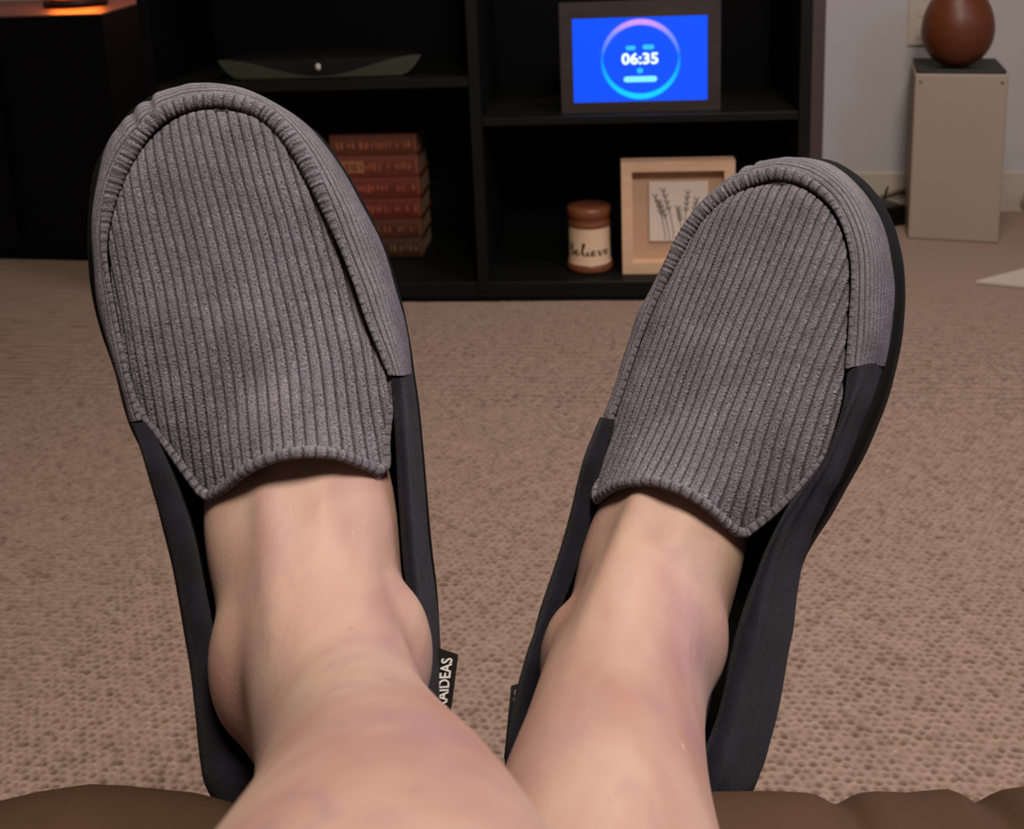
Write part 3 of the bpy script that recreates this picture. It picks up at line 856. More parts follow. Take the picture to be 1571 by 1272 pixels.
def ellipsoid(bm, c, r, rot=None):
    res = bmesh.ops.create_icosphere(bm, subdivisions=3, radius=1.0)
    vs = res['verts']
    bmesh.ops.scale(bm, vec=r, verts=vs)
    if rot is not None: bmesh.ops.rotate(bm, cent=(0, 0, 0), matrix=rot, verts=vs)
    bmesh.ops.translate(bm, vec=c, verts=vs)


FOOT_L = [(10, 12, 42, 15, 18), (11, 24, 42, 26, 29), (13, 55, 46, 31, 34), (15, 92, 52, 34, 37), (15.5, 122, 51, 36.5, 35), (15.5, 140, 46, 35.5, 29), (15.5, 158, 41, 32, 23), (15, 182, 38, 30, 18), (11, 220, 31, 30, 11), (7, 250, 27, 26, 8), (5, 270, 26, 16, 6)]
FOOT_R = [(-2, 6, 42, 15, 18), (-2, 18, 42, 26, 29), (-3, 50, 46, 30, 34), (-6, 88, 52, 32, 37), (-7, 112, 51, 33, 35.5), (-7, 132, 46, 32, 29), (-6, 152, 40, 30, 22), (-4, 180, 36, 29, 16), (0, 220, 30, 29, 10), (2, 250, 27, 25, 8), (3, 270, 26, 16, 6)]


def foot_loft(bm, D, ringsmm, nside=28):
    m = Matrix([*D['m'], [0, 0, 0, 1]])
    rr = catmull(ringsmm, 40)
    loops = []
    for x, y, z, a, b in rr:
        vs = []
        for k in range(nside):
            t = 2 * math.pi * k / nside
            vs.append(bm.verts.new(m @ (Vector((x + a * math.cos(t), y, z + b * math.sin(t))) * 0.001)))
        loops.append(vs)
    for a, b in zip(loops[:-1], loops[1:]):
        for k in range(nside):
            bm.faces.new((a[k], b[k], b[(k + 1) % nside], a[(k + 1) % nside]))
    bm.faces.new(loops[0])
    bm.faces.new(loops[-1][::-1])


bm = bmesh.new()
for side, (D, ft, rings) in enumerate(((LEFT_SLIPPER, FOOT_L, LEG_RINGS[0]), (RIGHT_SLIPPER, FOOT_R, LEG_RINGS[1]))):
    foot_loft(bm, D, ft)
    kx, ky, kz = rings[-1][:3]
    hipx = -0.10 if side == 0 else 0.10
    ext = [[kx + (hipx - kx) * t, ky + (-0.50 - ky) * t, kz + (0.60 - kz) * t - 0.00, 0.055 + 0.022 * min(1, t * 2), 0.058 + 0.022 * min(1, t * 2)] for t in (0.18, 0.4, 0.7, 1.0)]
    loft(bm, smooth_rings(rings + ext, 70))
    mm = Matrix([*D['m'], [0, 0, 0, 1]])
    fx = ft[5][0]
    br = []
    sh = (0, 1, 1) if side == 0 else (2, 4, 7)
    for (x, y, z, a, b) in ((fx + sh[0], 150, 42, 27, 24), (fx + sh[1], 122, 54, 29, 31), (fx + sh[2], 98, 71, 28, 32)):
        br.append([*(mm @ (Vector((x, y, z)) * 0.001)), a / 1000, b / 1000])
    br += [[*(0.5 * (Vector(rings[2][:3]) + Vector(rings[3][:3])) + Vector((0, 0, 0.003))), 0.0275, 0.032], [*rings[4][:3], rings[4][3] * .97, rings[4][4] * .98]]
    loft(bm, smooth_rings(br, 26))
    # extensor tendons standing out over the bend of the ankle
    nrm = (mm.to_3x3() @ Vector((0, 0, 1))).normalized()
    sx = (mm.to_3x3() @ Vector((1, 0, 0))).normalized()
    for off, rad in ((-0.009, 0.0060), (0.010, 0.0045)):
        td = []
        for q, up in zip(br, (0.55, 0.80, 0.80, 0.80, 0.70)):
            c = Vector(q[:3])
            axis = nrm * 0.55 + Vector((0, 0, 1)) * 0.45 if q is not br[-1] else Vector((0, 0, 1))
            td.append([*(c + axis.normalized() * q[4] * (up + 0.06) + sx * off), rad, rad])
        loft(bm, smooth_rings(td, 26), 14)
    # instep tendon and shin ridge
ellipsoid(bm, (0.0, -0.53, 0.60), (0.19, 0.12, 0.095))
for p, r in zip(MALLEOLI, (0.0200, 0.0180, 0.0165, 0.0165)):
    ellipsoid(bm, p, (r, r * 1.35, r * 1.6))
body_me = bpy.data.meshes.new('body_raw')
bm.to_mesh(body_me)
bm.free()
tmp = bpy.data.objects.new('body_raw', body_me)
COL.objects.link(tmp)
rm = tmp.modifiers.new('remesh', 'REMESH')
rm.mode = 'VOXEL'
rm.voxel_size = 0.0028
sm = tmp.modifiers.new('smooth', 'SMOOTH')
sm.factor = 0.5
sm.iterations = 20
bpy.context.view_layer.update()
me = bpy.data.meshes.new_from_object(tmp.evaluated_get(bpy.context.evaluated_depsgraph_get()))
bpy.data.objects.remove(tmp)
# purplish vein patches on the outer right ankle and a red mark on the left shin
BRUISES = [((0.0183, 0.3307, 0.5844), 0.012, 1.0), ((0.0121, 0.3068, 0.5823), 0.011, 0.7), ((0.0185, 0.3331, 0.6053), 0.012, 0.6),
           ((-0.1035, 0.2829, 0.6092), 0.011, 0.45), ((-0.0201, 0.2557, 0.6025), 0.016, 0.30)]
person = thing('person', 'person reclining with bare lower legs and both feet in grey slippers, filling the foreground', 'person', (0.0, -0.5, 0.55))
me.transform(Matrix.Translation((0.0, 0.5, -0.55)))
me.name = 'body'
co_ = np.empty(len(me.vertices) * 3)
me.vertices.foreach_get('co', co_)
co_ = co_.reshape(-1, 3) - np.array([0.0, 0.5, -0.55])
bruise = np.zeros(len(co_))
for p, rr, w in BRUISES:
    q = (co_ - np.array(p)) / (rr * np.array([1.0, 1.3, 1.6]))
    bruise = np.maximum(bruise, w * np.exp(-(q ** 2).sum(1)))
me.attributes.new('bruise', 'FLOAT', 'POINT').data.foreach_set('value', bruise.astype(np.float32))
body = link_mesh('body', me, M_SKIN, person, smooth=True)

# shorts over the thighs and lap (behind the camera)
M_SHORTS = plain('navy_shorts', (0.03, 0.035, 0.05), 0.9, 0.1, 0.2, 20.0)
bm = bmesh.new()
for side in (0, 1):
    kx, ky, kz = LEG_RINGS[side][-1][:3]
    hipx = -0.10 if side == 0 else 0.10
    pts = [[kx + (hipx - kx) * t, ky + (-0.50 - ky) * t, kz + (0.60 - kz) * t, 0.088, 0.09] for t in (0.36, 0.5, 0.7, 1.0)]
    loft(bm, smooth_rings(pts, 16))
ellipsoid(bm, (0.0, -0.54, 0.60), (0.205, 0.135, 0.108))
me = bpy.data.meshes.new('shorts')
bm.to_mesh(me)
bm.free()
me.transform(Matrix.Translation((0.0, 0.5, -0.55)))
link_mesh('shorts', me, M_SHORTS, person, smooth=True)

# ------------------------------------------------------------------ recliner with raised footrest
recl = thing('recliner', 'brown upholstered recliner whose raised footrest edge carries the calves at the bottom', 'recliner', (0, -0.45, 0))


def footrest():
    # top edge wanders: cushion swells beside the legs, stitched puckers on the right
    ex = np.array([-0.62, -0.40, -0.24, -0.205, -0.181, -0.165, -0.147, -0.135, -0.112, -0.103, -0.08, 0.0, 0.04, 0.072, 0.088, 0.104, 0.112, 0.118, 0.125, 0.136, 0.150, 0.1605, 0.170, 0.180, 0.24, 0.40, 0.62])
    ez = np.array([-0.010, -0.006, -0.003, -0.006, -0.0073, -0.0027, 0.0005, 0.0, -0.0025, -0.005, -0.009, -0.006, -0.002, -0.0006, 0.0, -0.0005, -0.0018, -0.0003, 0.0005, 0.0, 0.0016, -0.0011, 0.0015, 0.003, 0.002, 0.0, -0.004])
    xs = np.linspace(-0.40, 0.40, 481)
    zx = np.interp(xs, ex, ez)
    R = 0.034
    prof = [(-0.30, -0.010), (-0.22, -0.003), (-0.14, 0.0), (-0.09, 0.0), (-0.065, 0.0), (-0.045, 0.0), (-0.030, 0.0)]
    prof += [(-0.030 + R * math.sin(t), -R + R * math.cos(t)) for t in np.linspace(0, math.pi / 2, 14)[1:]]
    prof += [(0.004, -0.07), (0.0, -0.11), (-0.012, -0.125), (-0.05, -0.13), (-0.30, -0.13)]
    prof = np.array(prof)
    P = np.zeros((len(prof), len(xs), 3))
    P[..., 0] = xs[None, :]
    P[..., 1] = prof[:, 0:1]
    P[..., 2] = prof[:, 1:2] + zx[None, :] * (prof[:, 1:2] > -0.06)
    for px in (0.112, 0.1605):
        P[..., 2] -= 0.0035 * np.exp(-((P[..., 0] - px) / 0.006) ** 2) * smoothstep(P[..., 1], -0.10, 0.0) * (P[..., 2] > -0.08)
    P[..., 2] += 0.0012 * low_noise(P, 35.0, 5) * (P[..., 2] > -0.08)
    taper = smoothstep(np.abs(P[..., 0]), 0.36, 0.40)
    P[..., 2] = P[..., 2] * (1 - taper) + (-0.065) * taper
    o = grid_mesh('footrest_cushion', P, M_BROWN, recl)
    o.matrix_parent_inverse = Matrix.Translation((0, 0.45, 0))
    o.location = (-0.045, 0.305, 0.5575)
    o.rotation_euler = (math.radians(0), math.radians(2.4), math.radians(6.2))
    return o


footrest()
REC = Matrix.Translation((0, 0.45, 0))
for nm, c, s, bv in (('footrest_panel', (0, 0.60, 0.37), (0.60, 0.035, 0.10), 0.01), ('seat_cushion', (0, -0.10, 0.40), (0.60, 0.62, 0.18), 0.06),
                     ('base', (0, -0.12, 0.17), (0.66, 0.66, 0.30), 0.02), ('armrest', (-0.39, -0.10, 0.33), (0.16, 0.80, 0.62), 0.06),
                     ('armrest', (0.39, -0.10, 0.33), (0.16, 0.80, 0.62), 0.06), ('backrest', (0, -0.56, 0.62), (0.64, 0.22, 0.80), 0.08)):
    box(nm, c, s, M_BROWN, recl, bevel=bv, seg=4)
for sx in (-0.22, 0.22):
    sweep('footrest_bracket', [(sx, 0.18, 0.30), (sx, 0.40, 0.36), (sx, 0.585, 0.40)], 0.012, M_BLACKEDGE, recl, 8)

# ------------------------------------------------------------------ bookcase
BC = thing('bookcase', 'black open bookcase with a central divider and shelves standing on the carpet', 'bookcase', (-0.264, 2.216, 0), (0, 0, BOOKCASE_ROT))
BD, BH = 0.40, 0.98
XL, XR = -0.835, 0.643


def bc_panel(name, c, s, m=M_BLACK):
    # front edge slightly eased
    return box(name, c, s, m, BC, bevel=0.0012, seg=1)


bc_panel('side_panel', (XL + 0.012, BD / 2, BH / 2), (0.024, BD, BH))
bc_panel('side_panel', (XR - 0.013, BD / 2, BH / 2), (0.026, BD, BH), M_BLACKEDGE)
bc_panel('divider', (-0.0865, BD / 2, BH / 2), (0.025, BD, BH - 0.05), M_BLACKEDGE)
bc_panel('bottom_shelf', ((XL + XR) / 2, BD / 2, 0.0275), (XR - XL - 0.052, BD - 0.012, 0.035), M_BLACKEDGE)
bc_panel('plinth', ((XL + XR) / 2, 0.012, 0.0055), (XR - XL - 0.052, 0.012, 0.011), M_BLACK)
bc_panel('shelf', ((-0.074 + XR - 0.026) / 2, BD / 2, 0.421), (XR - 0.026 + 0.074, BD - 0.005, 0.018), M_BLACKEDGE)
bc_panel('shelf', ((XL + 0.024 - 0.099) / 2, BD / 2, 0.5125), (-0.099 - XL - 0.024, BD - 0.005, 0.022), M_BLACKEDGE)
bc_panel('top_panel', ((XL + XR) / 2, BD / 2, BH + 0.012), (XR - XL + 0.02, BD + 0.02, 0.024))
bc_panel('back_panel', ((XL + XR) / 2, BD - 0.004, BH / 2), (XR - XL - 0.05, 0.006, BH - 0.02))


def on_bookcase(x, y, z):
    return BC_M @ Vector((x, y, z))


BC_M = Matrix.Translation((-0.264, 2.216, 0)) @ Matrix.Rotation(BOOKCASE_ROT, 4, 'Z')


def bc_thing(name, label, cat, x, y, z, rz=0.0, group=None):
    return thing(name, label, cat, on_bookcase(x, y, z), (0, 0, BOOKCASE_ROT + rz), group)


# ---- smart display on the upper right shelf
M_DFRAME = wood('dark_brown_frame', (0.019, 0.013, 0.009), (0.035, 0.024, 0.017), 0.5, (8, 40, 40))


def screen_material():
    k = NT('screen_glow')
    k.b.inputs['Base Color'].default_value = (0.005, 0.005, 0.01, 1)
    k.b.inputs['Roughness'].default_value = 0.3
    sep = k.n('ShaderNodeSeparateXYZ')
    k.l(k.obj(), sep.inputs[0])
    x, z = sep.outputs[0], sep.outputs[2]
    dx = k.math('SUBTRACT', x, 0.0015)
    dz = k.math('SUBTRACT', z, 0.0)
    r = k.math('SQRT', k.math('ADD', k.math('MULTIPLY', dx, dx), k.math('MULTIPLY', dz, dz)))
    t = k.math('MULTIPLY_ADD', dz, 1.0 / 0.18, 0.5, clamp=True)      # 0 bottom, 1 top
    # ring: thin at the sides, thick at top and bottom
    wid = k.math('MULTIPLY_ADD', k.math('MULTIPLY', k.math('ABSOLUTE', k.math('SUBTRACT', t, 0.5)), 2.0), 0.0052, 0.0034)
    inner = k.math('SUBTRACT', 0.0865, wid)
    ringd = k.math('ABSOLUTE', k.math('SUBTRACT', r, k.math('SUBTRACT', 0.0865, k.math('MULTIPLY', wid, 0.5))))
    f = k.math('SUBTRACT', 1.0, k.math('DIVIDE', ringd, wid), clamp=True)
    f = k.math('MULTIPLY', f, 2.2, clamp=True)
    rc = k.ramp(t, [(0.0, (0.0, 0.72, 1.0)), (0.22, (0.0, 0.55, 1.0)), (0.55, (0.0, 0.20, 1.0)), (0.82, (0.25, 0.30, 1.0)), (1.0, (0.85, 0.36, 0.95))])
    c = k.mix(f, (0.0, 0.083, 1.0), rc)
    k.l(c, k.b.inputs['Emission Color'])
    k.b.inputs['Emission Strength'].default_value = 1.0
    return k.m


dsp = bc_thing('smart_display', 'glowing blue digital clock display in a dark brown frame on the upper right shelf', 'display', 0.279, 0.045, 0.430)
DW, DH, DT = 0.352, 0.246, 0.030
SW, SH = 0.296, 0.188
bz, bx = (DH - SH) / 2, (DW - SW) / 2
SZ = 0.0225 + SH / 2
# mitred frame rails
def mitred(name, parent, W, Hh, t, depth, material, z0, y0, bev=0.0):
    o = [(-W / 2, 0), (W / 2, 0), (W / 2, Hh), (-W / 2, Hh)]
    ins = [(-W / 2 + t[3], t[0]), (W / 2 - t[1], t[0]), (W / 2 - t[1], Hh - t[2]), (-W / 2 + t[3], Hh - t[2])]
    out = []
    for k in range(4):
        a, b = o[k], o[(k + 1) % 4]
        c, d = ins[(k + 1) % 4], ins[k]
        v = []
        for (yy, q) in ((y0, 0), (y0 + depth, 1)):
            for (px, pz) in (a, b, c, d):
                v.append((px, yy, pz + z0))
        f = [(0, 1, 2, 3), (7, 6, 5, 4), (0, 4, 5, 1), (1, 5, 6, 2), (2, 6, 7, 3), (3, 7, 4, 0)]
        out.append(pydata(name, v, f, material, parent))
    return out


mitred('frame_rail', dsp, DW, DH, (0.0225, bx, DH - SH - 0.0225, bx), 0.022, M_DFRAME, 0.0, 0.0)
box('housing', (0, 0.030, DH / 2), (DW - 0.03, 0.018, DH - 0.03), M_BLACK, dsp, bevel=0.004)
scr = box('screen', (0, 0, 0), (SW, 0.004, SH), screen_material(), dsp)
scr.location = (0, 0.007, SZ)
M_DIGIT = emissive('digit_glow', (0.80, 1.0, 1.0), 1.3)
M_CYAN = emissive('cyan_glow', (0.02, 0.62, 1.0), 0.9)
M_CYANW = emissive('pale_cyan_glow', (0.25, 0.95, 1.0), 1.0)


def upright(x, y, z):
    return Matrix.Translation((x, y, z)) @ Matrix.Rotation(math.pi / 2, 4, 'X')


text_mesh('clock_digits', '06:35', 0.034, M_DIGIT, scr, upright(0, -0.0027, 0.0005), fit=0.081, extrude=0.0003, bold=0.03)


def pill(name, x, z, w, h, m, parent, y=-0.0027):
    n = 8
    vs = []
    for k in range(2 * n + 2):
        a = -math.pi / 2 + math.pi * k / n if k <= n else math.pi / 2 + math.pi * (k - n - 1) / n
        cx_ = (w / 2 - h / 2) * (1 if k <= n else -1)
        vs.append((x + cx_ + h / 2 * math.cos(a), y, z + h / 2 * math.sin(a)))
    m2 = len(vs)
    vs += [(p[0], y + 0.0006, p[2]) for p in vs]
    fs = [list(range(m2)), list(range(2 * m2 - 1, m2 - 1, -1))] + [[k, k + m2, (k + 1) % m2 + m2, (k + 1) % m2] for k in range(m2)]
    return pydata(name, vs, fs, m, parent)


pill('status_mark', -0.020, 0.026, 0.022, 0.010, M_CYAN, scr)
pill('status_mark', 0.019, 0.027, 0.026, 0.011, M_CYAN, scr)
pill('status_mark', 0.0, -0.025, 0.014, 0.012, M_CYAN, scr)
pill('status_mark', 0.0005, -0.044, 0.074, 0.013, M_CYANW, scr)

# ---- shadow-box picture on the lower right shelf
M_OAK = wood('pale_wood', (0.54, 0.34, 0.20), (0.64, 0.43, 0.27), 0.55, (10, 50, 50), 0.25)
M_MAT = plain('tan_mat_board', (0.46, 0.29, 0.18), 0.9, 0.1, 0.06, 30.0)
M_CARD = plain('cream_card', (0.62, 0.52, 0.42), 0.9, 0.1, 0.04, 40.0)
M_INK = plain('grey_ink', (0.22, 0.19, 0.16), 0.9, 0.1, 0.2, 60.0)
PW, PH = 0.256, 0.267
pic = bc_thing('shadow_box_frame', 'square pale wood shadow-box frame with a small grass print behind the right slipper', 'picture frame', 0.362, 0.055, 0.0455)
mitred('frame_rail', pic, PW, PH, (0.026, 0.024, 0.024, 0.024), 0.040, M_OAK, 0.0, 0.0)
box('mat_board', (0, 0.034, PH / 2), (PW - 0.02, 0.006, PH - 0.02), M_MAT, pic)
card = box('art_card', (0.003, 0.027, 0.142), (0.134, 0.004, 0.142), M_CARD, pic)
for k, (x0, x1, zt, lean) in enumerate(((-0.028, -0.050, 0.178, 1), (-0.008, -0.032, 0.192, 1), (-0.018, -0.040, 0.165, 1), (0.016, 0.024, 0.186, -1), (0.030, 0.044, 0.170, -1), (0.010, 0.002, 0.150, -1))):
    bm = bmesh.new()
    pts = [Vector((x0 + (x1 - x0) * t ** 1.6, 0.0245, 0.076 + (zt - 0.076) * t)) for t in np.linspace(0, 1, 9)]
    for a, b in zip(pts[:-1], pts[1:]):
        d = (b - a); l = d.length
        q = Matrix.Rotation(math.atan2(d.x, d.z), 3, 'Y')
        box_bm(bm, (a + b) / 2, (0.0022, 0.0006, l * 1.1), q)
    for j in range(5, 9):
        for sgn in (-1, 1):
            p = pts[min(j, 8)]
            q = Matrix.Rotation(sgn * 0.5 + (x1 - x0) * 6, 3, 'Y')
            box_bm(bm, p + Vector((sgn * 0.0025, 0, 0.001)), (0.0032, 0.0006, 0.013), q)
    me = bpy.data.meshes.new('grass_print')
    bm.to_mesh(me); bm.free()
    link_mesh('grass_print', me, M_INK, card)

# ---- candle jar
M_AMBER = plain('amber_brown_glaze', (0.145, 0.045, 0.018), 0.35, 0.4, 0.25, 40.0)
M_CREAM = plain('cream_label', (0.60, 0.42, 0.27), 0.6, 0.2, 0.12, 30.0)
M_SCRIPT = plain('dark_brown_ink', (0.035, 0.016, 0.010), 0.8, 0.1, 0.1, 30.0)
jar = bc_thing('candle_jar', 'brown and cream candle jar with dark script lettering beside the picture frame', 'candle jar', 0.158, 0.105, 0.0455)
JR = 0.0485
lathe('jar_body', [(0.001, 0.0), (0.050, 0.0), (0.0535, 0.004), (0.054, 0.010), (0.0515, 0.020), (JR + 0.0005, 0.030), (JR, 0.112)], M_CREAM, jar)
lathe('jar_foot', [(0.0505, 0.0005), (0.0545, 0.004), (0.0552, 0.009), (0.0528, 0.019), (0.051, 0.021)], M_AMBER, jar)
lathe('jar_lid', [(JR, 0.108), (0.0505, 0.110), (0.0505, 0.116), (0.0485, 0.119), (0.0485, 0.130), (0.0505, 0.133), (0.0515, 0.137), (0.0512, 0.150), (0.048, 0.154), (0.02, 0.1555), (0.001, 0.1558)], M_AMBER, jar)


def jar_script():
    # brush-script word wrapped round the jar: "Believe"; units are jar millimetres
    S = []
    S += [[(-40, 4), (-40, 13), (-39, 21)], [(-40, 20), (-34, 22), (-32, 17), (-37, 13), (-31, 11), (-31, 5), (-37, 3), (-41, 4)]]

    def e(x): return [(x - 4, 5), (x, 7), (x + 3, 10), (x + 1, 12.5), (x - 2, 10), (x - 1.5, 5), (x + 2, 4), (x + 5, 6)]
    S += [e(-24)]
    S += [[(-18, 6), (-13, 14), (-9.5, 23), (-11.5, 24), (-13.5, 17), (-13, 7), (-11, 4), (-8, 6)]]
    S += [[(-8, 6), (-5.5, 11), (-6, 6), (-4.5, 4), (-2, 6)], [(-4.3, 15.5), (-3.4, 16.4)]]
    S += [e(3)]
    S += [[(10, 11), (12, 11.5), (13.5, 5), (15, 4), (19, 11.5), (21, 10.5)]]
    S += [e(26)]
    bm = bmesh.new()
    for st in S:
        c = catmull(np.array(st, float) * np.array([1.5, 1.45]), 8 * len(st))
        for a, b in zip(c[:-1], c[1:]):
            d = b - a
            w = 1.2 + 1.3 * max(0.0, -d[1]) / (np.linalg.norm(d) + 1e-6)
            n = np.array([-d[1], d[0]]) / (np.linalg.norm(d) + 1e-9) * w
            q = []
            for p in (a - n - d * .2, a + n - d * .2, b + n + d * .2, b - n + d * .2):
                ang = -math.pi / 2 + (p[0] + 4) / (JR * 1000)
                q.append(bm.verts.new(((JR + 0.0006) * math.cos(ang), (JR + 0.0006) * math.sin(ang), (p[1] + 38) / 1000)))
            bm.faces.new(q)
    me = bpy.data.meshes.new('script_lettering')
    bm.to_mesh(me); bm.free()
    link_mesh('script_lettering', me, M_SCRIPT, jar)


jar_script()

# ---- set-top box on the left shelf
M_STB = plain('dark_plastic', (0.005, 0.005, 0.005), 0.35, 0.3, 0.1, 20.0)
M_STBTRIM = plain('olive_grey_trim', (0.030, 0.031, 0.018), 0.45, 0.35, 0.12, 20.0)
M_MARK = plain('pale_mark', (0.42, 0.38, 0.33), 0.6, 0.2, 0.05, 20.0)
stb = bc_thing('set_top_box', 'slim black set-top box with curved olive-grey front trim on the left shelf', 'set-top box', -0.447, 0.045, 0.5235)
bm = bmesh.new()
n = 40
W2, HH = 0.235, 0.044
xs = np.linspace(-1, 1, n + 1)


def stb_half(t):  # end profile: underside curves up at the ends
    return 0.0
low = [HH * 0.95 * max(0.0, (abs(x) - 0.80) / 0.20) ** 1.9 * 0.98 for x in xs]
v = []
for yy in (0.010, 0.25):
    q = 1.0 if yy < 0.1 else 0.80
    v.append([bm.verts.new((x * W2 * q - 0.02 * (1 - q) / 0.2, yy, l + 0.002)) for x, l in zip(xs, low)] + [bm.verts.new((x * W2 * q - 0.02 * (1 - q) / 0.2, yy, HH + 0.001)) for x in xs[::-1]])
bm.faces.new(v[0]); bm.faces.new(v[1][::-1])
m2 = len(v[0])
for k in range(m2):
    bm.faces.new((v[0][k], v[1][k], v[1][(k + 1) % m2], v[0][(k + 1) % m2]))
me = bpy.data.meshes.new('housing')
bm.to_mesh(me); bm.free()
link_mesh('housing', me, M_STB, stb)
for sgn in (-1, 1):
    vs, fs = [], []
    tt = np.linspace(0.0, 1.0, 22)
    for t in tt:
        lo = HH * 0.93 * max(0.0, (t - 0.80) / 0.20) ** 1.9 + 0.0025
        hi = 0.0035 + 0.0005 + HH * 0.96 * (0.5 - 0.5 * math.cos(math.pi * min(1, t / 0.97)))
        hi = max(hi, lo + 0.0004)
        bow = 0.010 * (1 - t * t)
        vs += [(sgn * t * W2, 0.009 - bow, lo), (sgn * t * W2, 0.009 - bow, hi), (sgn * t * W2, 0.018, hi), (sgn * t * W2, 0.018, lo)]
    for k in range(len(tt) - 1):
        for j in range(4):
            a, b = 4 * k + j, 4 * k + (j + 1) % 4
            q = [a, b, b + 4, a + 4]
            fs.append(q if sgn < 0 else q[::-1])
    pydata('front_trim', vs, fs, M_STBTRIM, stb)
bm = bmesh.new()
ellipsoid(bm, (0, 0.002, 0.026), (0.0065, 0.004, 0.0085))  # plain pale oval in place of the mascot badge
me = bpy.data.meshes.new('badge')
bm.to_mesh(me); bm.free()
link_mesh('badge', me, M_MARK, stb, smooth=True)
for sx in (-0.12, 0.12):
    box('foot', (sx, 0.13, 0.0005), (0.03, 0.10, 0.004), M_STB, stb)

# ---- stack of red-brown books on the lower left shelf
GOLD = plain('gold_print', (0.46, 0.27, 0.12), 0.5, 0.4, 0.2, 80.0)
M_PAGES = plain('page_block', (0.30, 0.20, 0.12), 0.9, 0.1, 0.2, 90.0)
stack_top = 0.0455
names = ['bottom book of the red-brown stack, darkest cover, on the lower left shelf', 'second book from the bottom of the red-brown stack, brown cover',
         'third book from the bottom of the red-brown stack, red cover', 'third book from the top of the red-brown stack, red cover',
         'second book from the top of the red-brown stack, tan panel on its spine', 'top book of the red-brown stack behind the left slipper toe']
cols = [(0.045, 0.020, 0.010), (0.085, 0.024, 0.012), (0.125, 0.022, 0.013), (0.135, 0.025, 0.014), (0.140, 0.032, 0.016), (0.110, 0.028, 0.014)]
hts = [0.049, 0.050, 0.054, 0.054, 0.055, 0.053]
for k in range(6):
    mt = plain('book_cloth', cols[k], 0.6, 0.3, 0.35, 60.0)
    h = hts[k]
    bk = bc_thing('book', names[k], 'book', -0.366 + random.uniform(-.002, .002), 0.20, stack_top, 0.0, 'stacked red-brown books')
    w, d = 0.216, 0.15
    bm = bmesh.new()
    box_bm(bm, (0, d / 2, 0.0025), (w, d, 0.004))
    box_bm(bm, (0, d / 2, h - 0.0025), (w, d, 0.004))
    # rounded spine facing the room
    sp = []
    for t in np.linspace(-1, 1, 9):
        sp.append((0.004 * t * t - 0.004, 0.5 * h + t * (h / 2 - 0.0005)))
    ra = [bm.verts.new((-w / 2, y, z)) for y, z in sp]
    rb = [bm.verts.new((w / 2, y, z)) for y, z in sp]
    ia = [bm.verts.new((-w / 2, 0.004, z)) for y, z in sp]
    ib = [bm.verts.new((w / 2, 0.004, z)) for y, z in sp]
    for j in range(8):
        bm.faces.new((ra[j], rb[j], rb[j + 1], ra[j + 1]))
        bm.faces.new((ia[j + 1], ib[j + 1], ib[j], ia[j]))
    me = bpy.data.meshes.new('cover')
    bm.to_mesh(me); bm.free()
    link_mesh('cover', me, mt, bk)
    box('page_block', (0, d / 2 + 0.002, h / 2), (w - 0.006, d - 0.008, h - 0.008), M_PAGES, bk)
    # raised spine bands and worn gilt lettering
    bm = bmesh.new()
    x = -w / 2 + 0.012
    while x < w / 2 - 0.012:
        g = random.uniform(0.003, 0.008)
        hh = random.uniform(0.010, 0.020)
        if random.random() < 0.72:
            box_bm(bm, (x, -0.0042, h * 0.5 + random.uniform(-.002, .002)), (g, 0.0008, hh))
        x += g + random.uniform(0.003, 0.006)
    box_bm(bm, (w / 2 - 0.004, -0.003, h / 2), (0.0025, 0.003, h * 0.62))
    me = bpy.data.meshes.new('spine_lettering')
    bm.to_mesh(me); bm.free()
    so_ = link_mesh('spine_lettering', me, plain('worn_gilt', tuple(min(1, c * 1.9 + (0.05, 0.028, 0.012)[cols[k].index(c)]) for c in cols[k]), 0.6, 0.3, 0.3, 90.0), bk)
    tag(so_, kind='stuff')
    if k == 4:
        box('spine_panel', (-w / 4 - 0.012, -0.0040, h / 2), (w * 0.36, 0.0012, h * 0.55), plain('tan_leather', (0.30, 0.115, 0.05), 0.6, 0.3, 0.2, 60.0), bk)
    stack_top += h
dk = bc_thing('book', 'dark mottled upright book left of the red-brown stack', 'book', -0.470, 0.20, 0.0455)
M_DKBOOK = plain('mottled_dark_cloth', (0.018, 0.016, 0.011), 0.7, 0.2, 0.8, 70.0)
box('cover', (0, 0.08, 0.142), (0.026, 0.16, 0.284), M_DKBOOK, dk, bevel=0.003)
box('page_block', (0, 0.082, 0.142), (0.020, 0.158, 0.2845), M_PAGES, dk)

# ------------------------------------------------------------------ dark cabinet with a glowing salt lamp, far left
cab = thing('side_cabinet', 'black side cabinet left of the bookcase with a lamp-lit brown wooden top', 'cabinet', (-1.75, 2.75, 0))
poly = [(-2.30, 2.56), (-1.352, 2.50), (-1.452, 2.90), (-1.50, 3.27), (-2.30, 3.27)]
CT = 0.667


def prism(name, pts, z0, z1, material, parent, origin):
    n = len(pts)
    vs = [(x - origin[0], y - origin[1], z0) for x, y in pts] + [(x - origin[0], y - origin[1], z1) for x, y in pts]
    fs = [list(range(n))[::-1], list(range(n, 2 * n))] + [[k, (k + 1) % n, (k + 1) % n + n, k + n] for k in range(n)]
    return pydata(name, vs, fs, material, parent)


def shrink(pts, s):
    c = np.mean(pts, 0)
    return [tuple(c + (np.array(p) - c) * s) for p in pts]


